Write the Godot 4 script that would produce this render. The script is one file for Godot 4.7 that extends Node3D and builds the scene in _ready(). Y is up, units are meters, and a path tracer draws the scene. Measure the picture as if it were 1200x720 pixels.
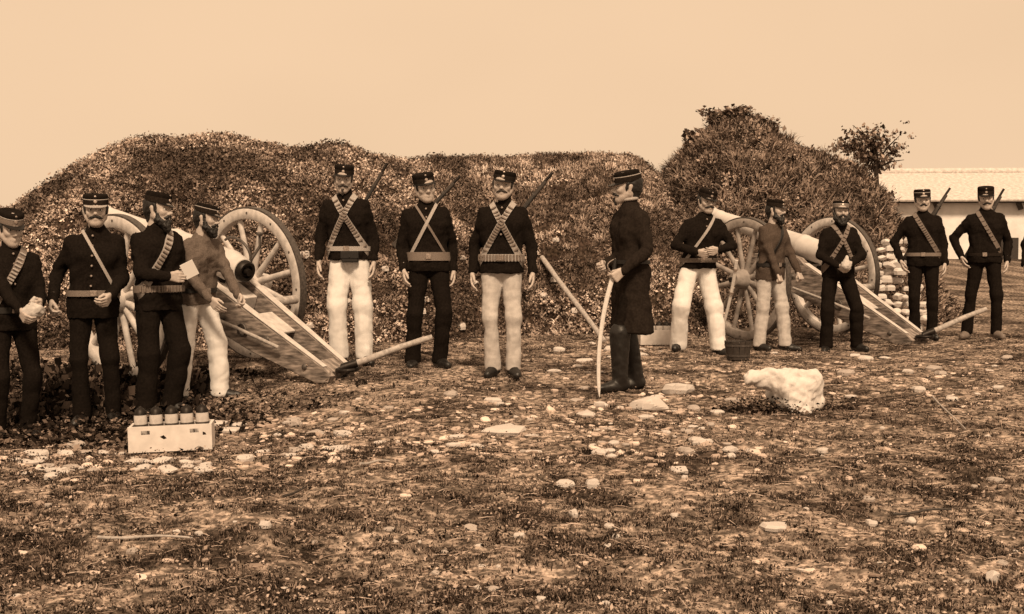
extends Node3D
# A battery of two guns in an earthwork, gunners standing about, an old sepia print.
# World: x to the east, y up, the camera looks along -z; "d" below is the distance along -z in metres.

var M := {}
var names := {}
var rng := RandomNumberGenerator.new()
var n_fine := FastNoiseLite.new()
var n_mid := FastNoiseLite.new()
var n_big := FastNoiseLite.new()
var n_crease := FastNoiseLite.new()
const F := 1400.0
const EYE := 1.05

# ---------------------------------------------------------------- mesh builder
class MB:
	var V := PackedVector3Array()
	var N := PackedVector3Array()
	var I := PackedInt32Array()
	func add(verts: PackedVector3Array, norms: PackedVector3Array, idx: PackedInt32Array, xf := Transform3D.IDENTITY, flip := false) -> void:
		var b := V.size()
		var nb := xf.basis.inverse().transposed()
		for v in verts: V.append(xf * v)
		for n in norms: N.append((nb * n).normalized())
		for i in idx: I.append(b + i)
	func quad(a: Vector3, b: Vector3, c: Vector3, d: Vector3) -> void:
		var n := (b - a).cross(d - a).normalized()
		var k := V.size()
		for p in [a, b, c, d]:
			V.append(p); N.append(n)
		I.append_array([k, k + 1, k + 2, k, k + 2, k + 3])
	func box(at: Transform3D, size: Vector3, bv := 0.004) -> void:
		var h := size * 0.5
		bv = minf(bv, minf(h.x, minf(h.y, h.z)) * 0.6)
		var k := V.size()
		# 8 corners x 3 vertices (one for each axis face)
		for c in 8:
			var s := Vector3(1 if c & 1 else -1, 1 if c & 2 else -1, 1 if c & 4 else -1)
			for ax in 3:
				var p := Vector3(s.x * (h.x - bv), s.y * (h.y - bv), s.z * (h.z - bv))
				p[ax] = s[ax] * h[ax]
				var n := Vector3.ZERO
				n[ax] = s[ax]
				V.append(at * p); N.append((at.basis * n).normalized())
		for ax in 3:
			var u := 1 << ((ax + 1) % 3)
			var v := 1 << ((ax + 2) % 3)
			for sd in 2:
				var o: int = (1 << ax) * sd
				var q := [o, o | u, o | u | v, o | v]
				var ii := []
				for c in q: ii.append(k + c * 3 + ax)
				I.append_array([ii[0], ii[1], ii[2], ii[0], ii[2], ii[3]])
			# chamfers of edges that run along ax
			var a1 := (ax + 1) % 3
			var a2 := (ax + 2) % 3
			for e in [0, u, v, u | v]:
				var c0: int = e
				var c1: int = e | (1 << ax)
				I.append_array([k + c0 * 3 + a1, k + c0 * 3 + a2, k + c1 * 3 + a2, k + c0 * 3 + a1, k + c1 * 3 + a2, k + c1 * 3 + a1])
		for c in 8: I.append_array([k + c * 3, k + c * 3 + 1, k + c * 3 + 2])
	func tube(path: PackedVector3Array, radii: Array, seg := 8, caps := true, flat := 1.0, side := Vector3.ZERO) -> void:
		var n := path.size()
		var k := V.size()
		var up := Vector3.UP
		for i in n:
			var t: Vector3 = (path[mini(i + 1, n - 1)] - path[maxi(i - 1, 0)]).normalized()
			if side != Vector3.ZERO: up = side
			elif absf(t.dot(up)) > 0.95: up = Vector3.RIGHT if absf(t.x) < 0.8 else Vector3.FORWARD
			var u := (up - t * t.dot(up)).normalized()
			if side == Vector3.ZERO: up = u
			var w := t.cross(u)
			var r: float = radii[i] if i < radii.size() else radii[-1]
			for j in seg:
				var a := TAU * j / seg
				V.append(path[i] + u * cos(a) * r + w * sin(a) * r * flat)
				N.append((u * cos(a) * flat + w * sin(a)).normalized())
		for i in n - 1:
			for j in seg:
				var a := k + i * seg + j
				var b := k + i * seg + (j + 1) % seg
				I.append_array([a, b, b + seg, a, b + seg, a + seg])
		if caps:
			for e in [0, n - 1]:
				var t: Vector3 = (path[0] - path[1]).normalized() if e == 0 else (path[n - 1] - path[n - 2]).normalized()
				var c := V.size()
				V.append(path[e]); N.append(t)
				for j in seg:
					V.append(V[k + e * seg + j]); N.append(t)
				for j in seg: I.append_array([c, c + 1 + j, c + 1 + (j + 1) % seg])
	# profile of (along z, radius) turned round z
	func lathe(prof: Array, seg: int, at := Transform3D.IDENTITY) -> void:
		for i in prof.size() - 1:
			var p: Vector2 = prof[i]
			var q: Vector2 = prof[i + 1]
			if p.distance_to(q) < 1e-6: continue
			var dn := Vector2(-(q.y - p.y), q.x - p.x).normalized()   # (nz, nr)
			var np := dn
			var nq := dn
			if i > 0:
				var o: Vector2 = prof[i - 1]
				var dm := Vector2(-(p.y - o.y), p.x - o.x).normalized()
				if dm.dot(dn) > 0.75: np = (dm + dn).normalized()
			if i < prof.size() - 2:
				var o: Vector2 = prof[i + 2]
				var dm := Vector2(-(o.y - q.y), o.x - q.x).normalized()
				if dm.dot(dn) > 0.75: nq = (dm + dn).normalized()
			var k := V.size()
			for j in seg + 1:
				var a := TAU * j / seg
				var c := cos(a)
				var s := sin(a)
				V.append(at * Vector3(c * p.y, s * p.y, p.x)); N.append((at.basis * Vector3(c * np.y, s * np.y, np.x)).normalized())
				V.append(at * Vector3(c * q.y, s * q.y, q.x)); N.append((at.basis * Vector3(c * nq.y, s * nq.y, nq.x)).normalized())
			for j in seg:
				var a := k + j * 2
				I.append_array([a, a + 1, a + 3, a, a + 3, a + 2])
	# polygon in (z, y) extruded along x, chamfered a little
	func prism(poly: PackedVector2Array, x0: float, x1: float, bv := 0.006) -> void:
		var ins := PackedVector2Array()
		var n := poly.size()
		var area := 0.0
		for i in n: area += poly[i].cross(poly[(i + 1) % n])
		var sgn := signf(area)
		for i in n:
			var a := (poly[i] - poly[(i + n - 1) % n]).normalized()
			var b := (poly[(i + 1) % n] - poly[i]).normalized()
			var nn := (Vector2(-a.y, a.x) + Vector2(-b.y, b.x)) * 0.5 * sgn
			ins.append(poly[i] + nn.normalized() * bv / maxf(nn.length(), 0.4))
		var tri := Geometry2D.triangulate_polygon(ins)
		for e in 2:
			var x := x0 if e == 0 else x1
			var k := V.size()
			for p in ins:
				V.append(Vector3(x, p.y, p.x)); N.append(Vector3(-1 if x < (x0 + x1) * 0.5 else 1, 0, 0))
			for t in tri: I.append(k + t)
		var xs := [x0, x0 + bv * signf(x1 - x0), x1 - bv * signf(x1 - x0), x1]
		for i in n:
			var p := poly[i]
			var q := poly[(i + 1) % n]
			var e := (q - p).normalized()
			var o := Vector2(e.y, -e.x) * sgn
			var nn := Vector3(0, o.y, o.x)
			var rows := [[xs[0], ins[i], ins[(i + 1) % n]], [xs[1], p, q], [xs[2], p, q], [xs[3], ins[i], ins[(i + 1) % n]]]
			var k := V.size()
			for r in rows:
				V.append(Vector3(r[0], r[1].y, r[1].x)); N.append(nn)
				V.append(Vector3(r[0], r[2].y, r[2].x)); N.append(nn)
			for r in 3: I.append_array([k + r * 2, k + r * 2 + 1, k + r * 2 + 3, k + r * 2, k + r * 2 + 3, k + r * 2 + 2])
	func taper() -> void:       # the trail narrows towards its end
		for i in V.size():
			V[i].x *= 1.0 - 0.45 * clampf((-V[i].z - 0.5) / 1.5, 0.0, 1.0)
	func commit(check := true) -> ArrayMesh:
		if check:
			for t in range(0, I.size(), 3):
				var a := I[t]
				var b := I[t + 1]
				var c := I[t + 2]
				if (V[b] - V[a]).cross(V[c] - V[a]).dot(N[a] + N[b] + N[c]) > 0.0:
					I[t + 1] = c; I[t + 2] = b
		var arr := []
		arr.resize(Mesh.ARRAY_MAX)
		arr[Mesh.ARRAY_VERTEX] = V
		arr[Mesh.ARRAY_NORMAL] = N
		arr[Mesh.ARRAY_INDEX] = I
		var m := ArrayMesh.new()
		m.add_surface_from_arrays(Mesh.PRIMITIVE_TRIANGLES, arr)
		return m

# ---------------------------------------------------------------- blended-capsule field, meshed with surface nets
class Field:
	var o: Vector3
	var h: float
	var nx: int
	var ny: int
	var nz: int
	var f := PackedFloat32Array()
	var V := PackedVector3Array()
	var N := PackedVector3Array()
	var I := PackedInt32Array()
	# bone: [a, b, ra, rb, blend, flatten axis, flatten factor]
	func _init(bones: Array, cell: float, cuts := []) -> void:
		var lo := Vector3.INF
		var hi := -Vector3.INF
		for b in bones:
			var r: float = maxf(b[2], b[3]) + cell * 3.0
			for e in 2:
				lo = lo.min(b[e] - Vector3.ONE * r)
				hi = hi.max(b[e] + Vector3.ONE * r)
		h = cell
		o = lo
		nx = int((hi.x - lo.x) / h) + 2
		ny = int((hi.y - lo.y) / h) + 2
		nz = int((hi.z - lo.z) / h) + 2
		f.resize(nx * ny * nz)
		f.fill(1.0)
		for b in bones: cap(b[0], b[1], b[2], b[3], b[4], b[5] if b.size() > 5 else Vector3.ZERO, b[6] if b.size() > 6 else 1.0)
		for c in cuts: cut(c[0], c[1])
		nets()
	func cap(a: Vector3, b: Vector3, ra: float, rb: float, k: float, ax: Vector3, sf: float) -> void:
		var carve := ra < 0.0
		if carve:
			ra = -ra; rb = -rb
		var r := maxf(ra, rb) + maxf(k, h * 2.2)
		var lo := (a.min(b) - Vector3.ONE * r - o) / h
		var hi := (a.max(b) + Vector3.ONE * r - o) / h
		var x0 := maxi(0, int(lo.x)); var x1 := mini(nx - 1, int(hi.x) + 1)
		var y0 := maxi(0, int(lo.y)); var y1 := mini(ny - 1, int(hi.y) + 1)
		var z0 := maxi(0, int(lo.z)); var z1 := mini(nz - 1, int(hi.z) + 1)
		var ab := b - a
		if sf != 1.0: ab += ax * ab.dot(ax) * (sf - 1.0)
		var il := 1.0 / maxf(ab.length_squared(), 1e-9)
		var dr := rb - ra
		var ik := 0.25 / k
		for z in range(z0, z1 + 1):
			for y in range(y0, y1 + 1):
				var i := (z * ny + y) * nx + x0
				var q := o + Vector3(x0, y, z) * h - a
				for x in range(x0, x1 + 1):
					var p := q
					if sf != 1.0: p += ax * p.dot(ax) * (sf - 1.0)
					var t := clampf(p.dot(ab) * il, 0.0, 1.0)
					var d := (p - ab * t).length() - ra - dr * t
					var c := f[i]
					if carve:
						d = -d
						var e := k - absf(c - d)
						f[i] = maxf(c, d) + (e * e * ik if e > 0.0 else 0.0)
					elif d < c + k:
						var e := k - absf(c - d)
						f[i] = minf(c, d) - (e * e * ik if e > 0.0 else 0.0)
					i += 1
					q.x += h
	func cut(n: Vector3, w: float) -> void:      # keeps the side where n.p < w
		for z in nz:
			for y in ny:
				var i := (z * ny + y) * nx
				var p := o + Vector3(0, y, z) * h
				var s := n.dot(p) - w
				if n.x == 0.0 and s < -h * 3.0: continue
				for x in nx:
					var v := s + n.x * x * h
					if v > f[i]: f[i] = v
					i += 1
	func nets() -> void:
		var vid := PackedInt32Array()
		vid.resize(f.size())
		vid.fill(-1)
		var band := h * 3.2
		var sy := nx
		var sz := nx * ny
		var E := [[0, 1], [2, 3], [4, 5], [6, 7], [0, 2], [1, 3], [4, 6], [5, 7], [0, 4], [1, 5], [2, 6], [3, 7]]
		var O := [Vector3(0, 0, 0), Vector3(1, 0, 0), Vector3(0, 1, 0), Vector3(1, 1, 0), Vector3(0, 0, 1), Vector3(1, 0, 1), Vector3(0, 1, 1), Vector3(1, 1, 1)]
		var live := PackedInt32Array()
		for z in nz - 1:
			for y in ny - 1:
				var i := (z * ny + y) * nx
				for x in nx - 1:
					var a := f[i]
					if a < band and a > -band:
						var c := [a, f[i + 1], f[i + sy], f[i + sy + 1], f[i + sz], f[i + sz + 1], f[i + sz + sy], f[i + sz + sy + 1]]
						var k := 0
						for v in c:
							if v < 0.0: k += 1
						if k > 0 and k < 8:
							var s := Vector3.ZERO
							var m := 0
							for e in E:
								var u: float = c[e[0]]
								var v: float = c[e[1]]
								if (u < 0.0) != (v < 0.0):
									s += O[e[0]].lerp(O[e[1]], u / (u - v))
									m += 1
							vid[i] = V.size()
							V.append(o + (Vector3(x, y, z) + s / m) * h)
							live.append(i)
					i += 1
		for i in live:
			var a := f[i] < 0.0
			if (f[i + 1] < 0.0) != a: face(vid[i], vid[i - sy], vid[i - sy - sz], vid[i - sz], a)
			if (f[i + sy] < 0.0) != a: face(vid[i], vid[i - sz], vid[i - sz - 1], vid[i - 1], a)
			if (f[i + sz] < 0.0) != a: face(vid[i], vid[i - 1], vid[i - 1 - sy], vid[i - sy], a)
		normals()
	func face(a: int, b: int, c: int, d: int, inside: bool) -> void:
		if a < 0 or b < 0 or c < 0 or d < 0: return
		if inside: I.append_array([a, c, b, a, d, c])
		else: I.append_array([a, b, c, a, c, d])
	func normals() -> void:
		N.resize(V.size())
		N.fill(Vector3.ZERO)
		for t in range(0, I.size(), 3):
			var a := I[t]; var b := I[t + 1]; var c := I[t + 2]
			var n := (V[c] - V[a]).cross(V[b] - V[a])
			N[a] += n; N[b] += n; N[c] += n
		for i in N.size(): N[i] = N[i].normalized()
	func ruffle(noise: FastNoiseLite, amp: float, scale: Vector3) -> void:
		for i in V.size():
			V[i] += N[i] * noise.get_noise_3dv(V[i] * scale) * amp
		normals()

# ---------------------------------------------------------------- nodes
func numbered(called: String) -> String:
	var n: int = names.get(called, 0)
	names[called] = n + 1
	return called if n == 0 else "%s_%03d" % [called, n]
func tag(o: Node, label: String, category: String, group := "", kind := "") -> void:
	o.set_meta("label", label)
	o.set_meta("category", category)
	if group: o.set_meta("group", group)
	if kind: o.set_meta("kind", kind)
func thing(called: String, label: String, category: String, at := Transform3D.IDENTITY, group := "") -> Node3D:
	var o := Node3D.new()
	o.name = numbered(called)
	add_child(o)
	o.transform = at
	tag(o, label, category, group)
	return o
func put(mesh: Mesh, called: String, m: Material, parent: Node = self, at := Transform3D.IDENTITY) -> MeshInstance3D:
	var o := MeshInstance3D.new()
	o.name = numbered(called) if parent == self else called
	o.mesh = mesh
	o.material_override = m
	parent.add_child(o, true)
	o.transform = at
	return o
func part(mb: MB, called: String, m: Material, parent: Node = self, at := Transform3D.IDENTITY) -> MeshInstance3D:
	return put(mb.commit(), called, m, parent, at)
func structure(mesh: Mesh, called: String, m: Material, label: String) -> MeshInstance3D:
	var o := put(mesh, called, m)
	o.set_meta("kind", "structure")
	o.set_meta("label", label)
	return o
func along(a: Vector3, b: Vector3) -> Transform3D:       # local y runs from a to b
	var y := (b - a).normalized()
	var x := y.cross(Vector3.BACK if absf(y.z) < 0.9 else Vector3.UP).normalized()
	return Transform3D(Basis(x, y, x.cross(y)), a)
func vcol(i: Vector3) -> Color: return Color(i.x, i.y, i.z)

# ---------------------------------------------------------------- materials (linear base colours)
func noise_tex(seed_: int, freq: float, lo: float, hi: float, size := 512, kind := FastNoiseLite.TYPE_SIMPLEX_SMOOTH, octaves := 5, soft := 1.0) -> NoiseTexture2D:
	var n := FastNoiseLite.new()
	n.seed = seed_
	n.noise_type = kind
	n.frequency = freq
	n.fractal_octaves = octaves
	n.fractal_gain = 0.6
	var t := NoiseTexture2D.new()
	t.width = size; t.height = size
	t.seamless = true
	t.noise = n
	var g := Gradient.new()
	g.set_color(0, Color(lo, lo, lo))
	g.set_color(1, Color(hi, hi, hi))
	g.set_offset(0, 0.5 - 0.5 * soft)
	g.set_offset(1, 0.5 + 0.5 * soft)
	t.color_ramp = g
	return t
func mat(key: String, c: Color, rough: float, tex: Texture2D = null, scale := 1.0, bump: Texture2D = null, depth := 0.0, metal := 0.0) -> StandardMaterial3D:
	var m := StandardMaterial3D.new()
	m.albedo_color = c.linear_to_srgb()
	m.roughness = rough
	m.metallic = metal
	if rough >= 0.75: m.metallic_specular = 0.12
	m.uv1_triplanar = true
	m.uv1_scale = Vector3.ONE * scale
	if tex: m.albedo_texture = tex
	if bump:
		m.heightmap_enabled = true
		m.heightmap_texture = bump
		m.heightmap_scale = depth
	M[key] = m
	return m
func vmat(key: String, rough: float, tex: Texture2D = null, scale := 1.0, bump: Texture2D = null, depth := 0.0) -> StandardMaterial3D:
	var m := mat(key, Color.WHITE, rough, tex, scale, bump, depth)
	m.vertex_color_use_as_albedo = true
	return m
func grey(v: float, warm := 1.0) -> Color:       # brown-toned grey, darker tones browner
	return Color(v, v * lerpf(1.0, 0.765, warm), v * lerpf(1.0, 0.63, warm))
func make_materials() -> void:
	var blotch := noise_tex(11, 0.012, 0.55, 1.0, 512)
	var cloth_t := noise_tex(12, 0.03, 0.6, 1.0, 512)
	var weave := noise_tex(13, 0.25, 0.0, 1.0, 256, FastNoiseLite.TYPE_SIMPLEX_SMOOTH, 2)
	var grain := noise_tex(14, 0.02, 0.68, 1.0, 512, FastNoiseLite.TYPE_PERLIN, 6, 0.8)
	var rough_t := noise_tex(15, 0.05, 0.0, 1.0, 512, FastNoiseLite.TYPE_SIMPLEX, 5)
	var speck := noise_tex(16, 0.03, 0.72, 1.0, 512, FastNoiseLite.TYPE_SIMPLEX, 5, 0.6)
	mat("wool", grey(0.018), 0.95, cloth_t, 3.0, weave, 0.02)
	mat("wool_worn", grey(0.032), 0.95, cloth_t, 3.0, weave, 0.02)
	mat("coat_grey", grey(0.2, 0.8), 0.95, cloth_t, 4.0, weave, 0.025)
	mat("coat_brown", grey(0.12), 0.95, cloth_t, 4.0, weave, 0.025)
	mat("linen", grey(0.78, 0.12), 0.9, noise_tex(17, 0.012, 0.9, 1.0, 512), 1.6, weave, 0.015)
	mat("linen_soiled", grey(0.62, 0.25), 0.9, noise_tex(18, 0.014, 0.78, 1.0, 512), 1.8, weave, 0.015)
	mat("skin", grey(0.54, 0.55), 0.6, noise_tex(19, 0.03, 0.82, 1.0, 256), 5.0)
	mat("hair", grey(0.014), 0.6, cloth_t, 12.0, rough_t, 0.03)
	mat("hair_brown", grey(0.05), 0.6, cloth_t, 12.0, rough_t, 0.03)
	mat("paint_shaded", grey(0.42, 0.45), 0.75, noise_tex(35, 0.012, 0.7, 1.0, 512), 1.5, grain, 0.025)  # the wheel paint again, darkened: shade put into the colour
	mat("eye", grey(0.5, 0.2), 0.25)
	mat("pupil", grey(0.012), 0.2)
	mat("leather_black", grey(0.013), 0.5, blotch, 5.0)
	mat("leather_white", grey(0.58, 0.35), 0.75, cloth_t, 6.0)
	mat("leather_tan", grey(0.27, 0.8), 0.7, cloth_t, 6.0)
	mat("brass", grey(0.55, 0.7), 0.35, blotch, 8.0, null, 0.0, 0.4)
	mat("iron", grey(0.03), 0.5, blotch, 4.0, null, 0.0, 0.6)
	mat("steel", grey(0.78, 0.2), 0.35, noise_tex(32, 0.02, 0.85, 1.0, 256), 6.0, null, 0.0, 0.1)
	mat("bronze", grey(0.66, 0.25), 0.5, noise_tex(20, 0.012, 0.86, 1.0, 512), 1.2)
	mat("paint", grey(0.66, 0.3), 0.75, noise_tex(21, 0.012, 0.82, 1.0, 512, FastNoiseLite.TYPE_SIMPLEX, 6, 0.8), 1.5, grain, 0.025)
	mat("wood", grey(0.46, 0.6), 0.8, noise_tex(34, 0.015, 0.45, 1.0, 512, FastNoiseLite.TYPE_PERLIN, 6, 0.7), 1.5, grain, 0.04)
	M.wood.uv1_scale = Vector3(4.0, 4.0, 0.7)
	mat("wood_pale", grey(0.56, 0.35), 0.8, grain, 2.5, grain, 0.025)
	mat("wood_dark", grey(0.05), 0.7, grain, 3.0, grain, 0.025)
	mat("box_paint", grey(0.72, 0.3), 0.75, noise_tex(22, 0.012, 0.9, 1.0, 512), 1.5, grain, 0.015)
	mat("stone", grey(0.76, 0.35), 0.95, speck, 2.5, rough_t, 0.06)
	mat("stone_dull", grey(0.55, 0.5), 0.95, speck, 2.5, rough_t, 0.06)
	mat("paper", grey(0.8, 0.15), 0.9)
	mat("plaster", grey(0.88, 0.12), 0.95, noise_tex(23, 0.01, 0.88, 1.0, 512), 0.25, rough_t, 0.3)
	mat("thatch", grey(0.7, 0.3), 1.0, noise_tex(24, 0.03, 0.8, 1.0, 512, FastNoiseLite.TYPE_SIMPLEX, 6, 0.7), 0.4, rough_t, 0.8)
	mat("bark", grey(0.05), 0.9, grain, 3.0, rough_t, 0.1)
	vmat("soil", 1.0, noise_tex(25, 0.03, 0.4, 1.0, 1024, FastNoiseLite.TYPE_SIMPLEX_SMOOTH, 8, 0.4), 0.45, noise_tex(36, 0.02, 0.0, 1.0, 1024, FastNoiseLite.TYPE_SIMPLEX_SMOOTH, 8, 0.8), 2.2)
	vmat("bank_soil", 1.0, noise_tex(26, 0.05, 0.3, 1.0, 512, FastNoiseLite.TYPE_SIMPLEX, 6, 0.6), 0.6, rough_t, 0.8)
	vmat("leaf", 0.75)
	M.leaf.uv1_triplanar = false
	M.leaf.backlight = Color(0.25, 0.22, 0.2)
	vmat("blade", 0.8)
	M.blade.uv1_triplanar = false
	vmat("pebble", 0.95)
	M.pebble.uv1_triplanar = false

# ---------------------------------------------------------------- terrain heights
# spots where the ground was measured: [x, d, height]
const FEET := [[-3.7, 8.8, -0.48], [-3.26, 9.3, -0.32], [-2.82, 9.5, -0.26], [-2.6, 9.9, -0.17], [-1.45, 10.9, 0.08], [-0.75, 10.65, 0.04], [-0.07, 10.1, 0.04],
	[0.93, 9.4, -0.08], [1.97, 12.4, 0.03], [2.92, 13.4, -0.02], [3.71, 13.5, -0.1], [4.76, 13.8, 0.13], [5.47, 13.8, 0.03], [-2.2, 7.7, -0.22], [-1.45, 10.0, -0.05], [-3.47, 10.7, -0.1], [-2.53, 11.9, 0.0]]
func smooth_ground(x: float, d: float) -> float:
	var s := 0.0
	var w := 0.35
	for p in FEET:
		var dx: float = x - p[0]
		var dd: float = d - p[1]
		var q := dx * dx + dd * dd
		if q < 5.0:
			var g := exp(-q * 1.1)
			s += g * p[2]
			w += g
	var far := smoothstep(17.0, 36.0, d)
	return s / w + far * 0.9 - 0.12 * smoothstep(6.5, 3.0, d)
func ground(x: float, d: float) -> float:
	var g := smooth_ground(x, d)
	var near := clampf(1.0 - (d - 14.0) / 20.0, 0.15, 1.0)
	return g + n_mid.get_noise_2d(x, d) * 0.035 * near + n_fine.get_noise_2d(x, d) * 0.03 * near
func interp(t: Array, x: float) -> float:
	if x <= t[0].x: return t[0].y
	for i in range(1, t.size()):
		if x <= t[i].x: return lerpf(t[i - 1].y, t[i].y, (x - t[i - 1].x) / (t[i].x - t[i - 1].x))
	return t[-1].y
# crest lines: x -> height of the crest above datum
var bank_top := []
var mound_top := []
func crest(pts: Array, dc: Callable) -> Array:
	var out := []
	for p in pts:
		var x: float = (p[0] - 600.0) / F * 17.0
		for k in 3: x = (p[0] - 600.0) / F * dc.call(x)
		out.append(Vector2(x, EYE + (297.0 - p[1]) / F * dc.call(x)))
	return out
func bank_crest_d(x: float) -> float: return lerpf(16.0, 18.3, smoothstep(-3.0, -0.5, x))
func bank_toe_d(x: float) -> float: return lerpf(13.2, 15.2, smoothstep(-2.4, 0.2, x)) + 0.25 * n_big.get_noise_1d(x * 3.0)
func mound_crest_d(_x: float) -> float: return 19.4
func mound_toe_d(x: float) -> float: return 16.9 + 0.3 * n_big.get_noise_1d(x * 3.0 + 40.0) + 0.12 * (x - 4.0) * (x - 4.0)
func hill(x: float, d: float, top: Array, toe: float, cd: float, back: float) -> float:
	var hc := interp(top, x) - 0.13
	var u := (d - toe) / (cd - toe) if d < cd else (back - d) / (back - cd)
	if u <= 0.0: return -0.4 + u * 0.5
	u = minf(u, 1.0)
	var p := 1.0 - pow(1.0 - u, 2.1)
	var h := -0.1 + (hc + 0.1) * p
	var r := minf(1.0, u * 4.0)
	h += r * ((0.08 if cd < 19.0 else 0.14) * n_mid.get_noise_3d(x * 0.8, h * 1.0, d * 0.8) + 0.07 * n_mid.get_noise_3d(x * 2.2 + 9.0, h * 2.2, d * 2.2))
	return h
func bank(x: float, d: float) -> float: return hill(x, d, bank_top, bank_toe_d(x), bank_crest_d(x), bank_crest_d(x) + 5.0)
func mound(x: float, d: float) -> float: return hill(x, d, mound_top, mound_toe_d(x), mound_crest_d(x), mound_crest_d(x) + 3.0)
func lines(spans: Array) -> PackedFloat32Array:     # [from, to, step] spans laid end to end
	var out := PackedFloat32Array()
	for s in spans:
		var v: float = s[0]
		while v < s[1] - 1e-4:
			out.append(v)
			v += s[2]
	out.append(spans[-1][1])
	return out
func sheet(xs: PackedFloat32Array, ds: PackedFloat32Array, hgt: Callable, tone: Callable) -> ArrayMesh:
	var nx := xs.size()
	var nd := ds.size()
	var V := PackedVector3Array()
	V.resize(nx * nd)
	var C := PackedColorArray()
	C.resize(nx * nd)
	var k := 0
	for d in ds:
		for x in xs:
			V[k] = Vector3(x, hgt.call(x, d), -d)
			C[k] = tone.call(x, d, V[k].y)
			k += 1
	var N := PackedVector3Array()
	N.resize(nx * nd)
	var I := PackedInt32Array()
	I.resize((nx - 1) * (nd - 1) * 6)
	var t := 0
	for j in nd:
		for i in nx:
			var a := j * nx + i
			var e := V[j * nx + mini(i + 1, nx - 1)] - V[j * nx + maxi(i - 1, 0)]
			var f := V[mini(j + 1, nd - 1) * nx + i] - V[maxi(j - 1, 0) * nx + i]
			N[a] = e.cross(f).normalized()
			if i < nx - 1 and j < nd - 1:
				I[t] = a; I[t + 1] = a + nx; I[t + 2] = a + 1
				I[t + 3] = a + 1; I[t + 4] = a + nx; I[t + 5] = a + nx + 1
				t += 6
	var arr := []
	arr.resize(Mesh.ARRAY_MAX)
	arr[Mesh.ARRAY_VERTEX] = V
	arr[Mesh.ARRAY_NORMAL] = N
	arr[Mesh.ARRAY_COLOR] = C
	arr[Mesh.ARRAY_INDEX] = I
	var m := ArrayMesh.new()
	m.add_surface_from_arrays(Mesh.PRIMITIVE_TRIANGLES, arr)
	return m
# how bare and dry the ground is: trodden pale earth against dark turf, 0..1 [x, d, rx, rd, weight]
const BARE := [[0.0, 8.3, 3.6, 1.5, 0.55], [3.6, 9.6, 4.2, 1.9, 0.7], [-1.6, 7.6, 2.6, 0.8, 0.4], [5.5, 11.5, 3.0, 2.2, 0.7], [1.2, 6.0, 2.4, 1.6, 0.42], [0.3, 11.8, 2.6, 1.5, 0.35], [-1.1, 4.4, 0.55, 0.5, 0.5], [8.0, 17.0, 5.0, 5.0, 0.4], 
	[-3.3, 9.4, 1.3, 1.3, -0.5]]
func bareness(x: float, d: float) -> float:
	var b := 0.2
	for p in BARE:
		var q: float = pow((x - p[0]) / p[2], 2.0) + pow((d - p[1]) / p[3], 2.0)
		if q < 5.0: b += p[4] * exp(-q)
	b += 0.4 * n_mid.get_noise_2d(x * 0.9 + 31.0, d * 1.6) + 0.5 * n_mid.get_noise_2d(x * 3.0, d * 4.2 + 7.0) + 0.5 * n_fine.get_noise_2d(x * 1.3, d * 1.6 + 77.0)
	return clampf(b, 0.0, 1.0)
func soil_tone(x: float, d: float, _y: float) -> Color:
	# one soil everywhere, mottled by patches of damp turf and dry crust alike near and far
	var p := clampf(0.5 + 0.55 * n_mid.get_noise_2d(x * 0.9 + 31.0, d * 1.6) + 0.6 * n_mid.get_noise_2d(x * 3.0, d * 4.2 + 7.0) + 0.5 * n_fine.get_noise_2d(x * 1.3, d * 1.6 + 77.0), 0.0, 1.0)
	return Color(0.12, 0.092, 0.075).lerp(Color(0.62, 0.5, 0.42), smoothstep(0.15, 0.8, p))
func bank_tone(x: float, d: float, y: float) -> Color:
	var p := 0.5 + 0.5 * n_mid.get_noise_3d(x * 2.0, y * 2.0, d * 2.0) + 0.4 * n_fine.get_noise_3d(x, y, d)
	return Color(0.03, 0.02, 0.015).lerp(Color(0.2, 0.145, 0.115), clampf(p, 0.0, 1.0))

func make_ground() -> void:
	var xs := lines([[-420.0, -60.0, 60.0], [-60.0, -12.0, 6.0], [-12.0, -6.5, 0.25], [-6.5, 7.5, 0.05], [7.5, 14.0, 0.25], [14.0, 60.0, 5.0], [60.0, 420.0, 60.0]])
	var ds := lines([[-120.0, -20.0, 20.0], [-20.0, 2.0, 1.0], [2.0, 15.0, 0.05], [15.0, 26.0, 0.25], [26.0, 60.0, 2.0], [60.0, 900.0, 60.0]])
	structure(sheet(xs, ds, ground, soil_tone), "ground", M.soil, "rough trodden ground of dark turf, straw and pale bare earth")
	bank_top = crest([[-400, 250], [-60, 244], [0, 238], [30, 240], [50, 226], [75, 207], [100, 191], [130, 175], [160, 163], [200, 157], [270, 155], [300, 162], [340, 172], [380, 166], [410, 167], [440, 178], [480, 181], [560, 180], [640, 176], [700, 175], [744, 176], [757, 188], [768, 212], [785, 262], [815, 335], [850, 420], [950, 460]], bank_crest_d)
	mound_top = crest([[640, 440], [690, 350], [720, 292], [745, 240], [768, 211], [800, 184], [828, 158], [850, 141], [880, 142], [908, 166], [940, 184], [975, 190], [1000, 196], [1020, 226], [1045, 258], [1075, 320], [1110, 400], [1180, 460]], mound_crest_d)
	structure(sheet(lines([[-16.0, -8.0, 0.25], [-8.0, 3.2, 0.06]]), lines([[12.6, 19.5, 0.06], [19.5, 24.0, 0.5]]), bank, bank_tone), "earth_bank_terrain", M.bank_soil, "long earth bank overgrown with weeds and dry grass")
	structure(sheet(lines([[0.0, 8.4, 0.06]]), lines([[16.4, 20.5, 0.06], [20.5, 22.6, 0.3]]), mound, bank_tone), "brushy_mound_hill", M.bank_soil, "steep mound overgrown with leafy brush")

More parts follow.
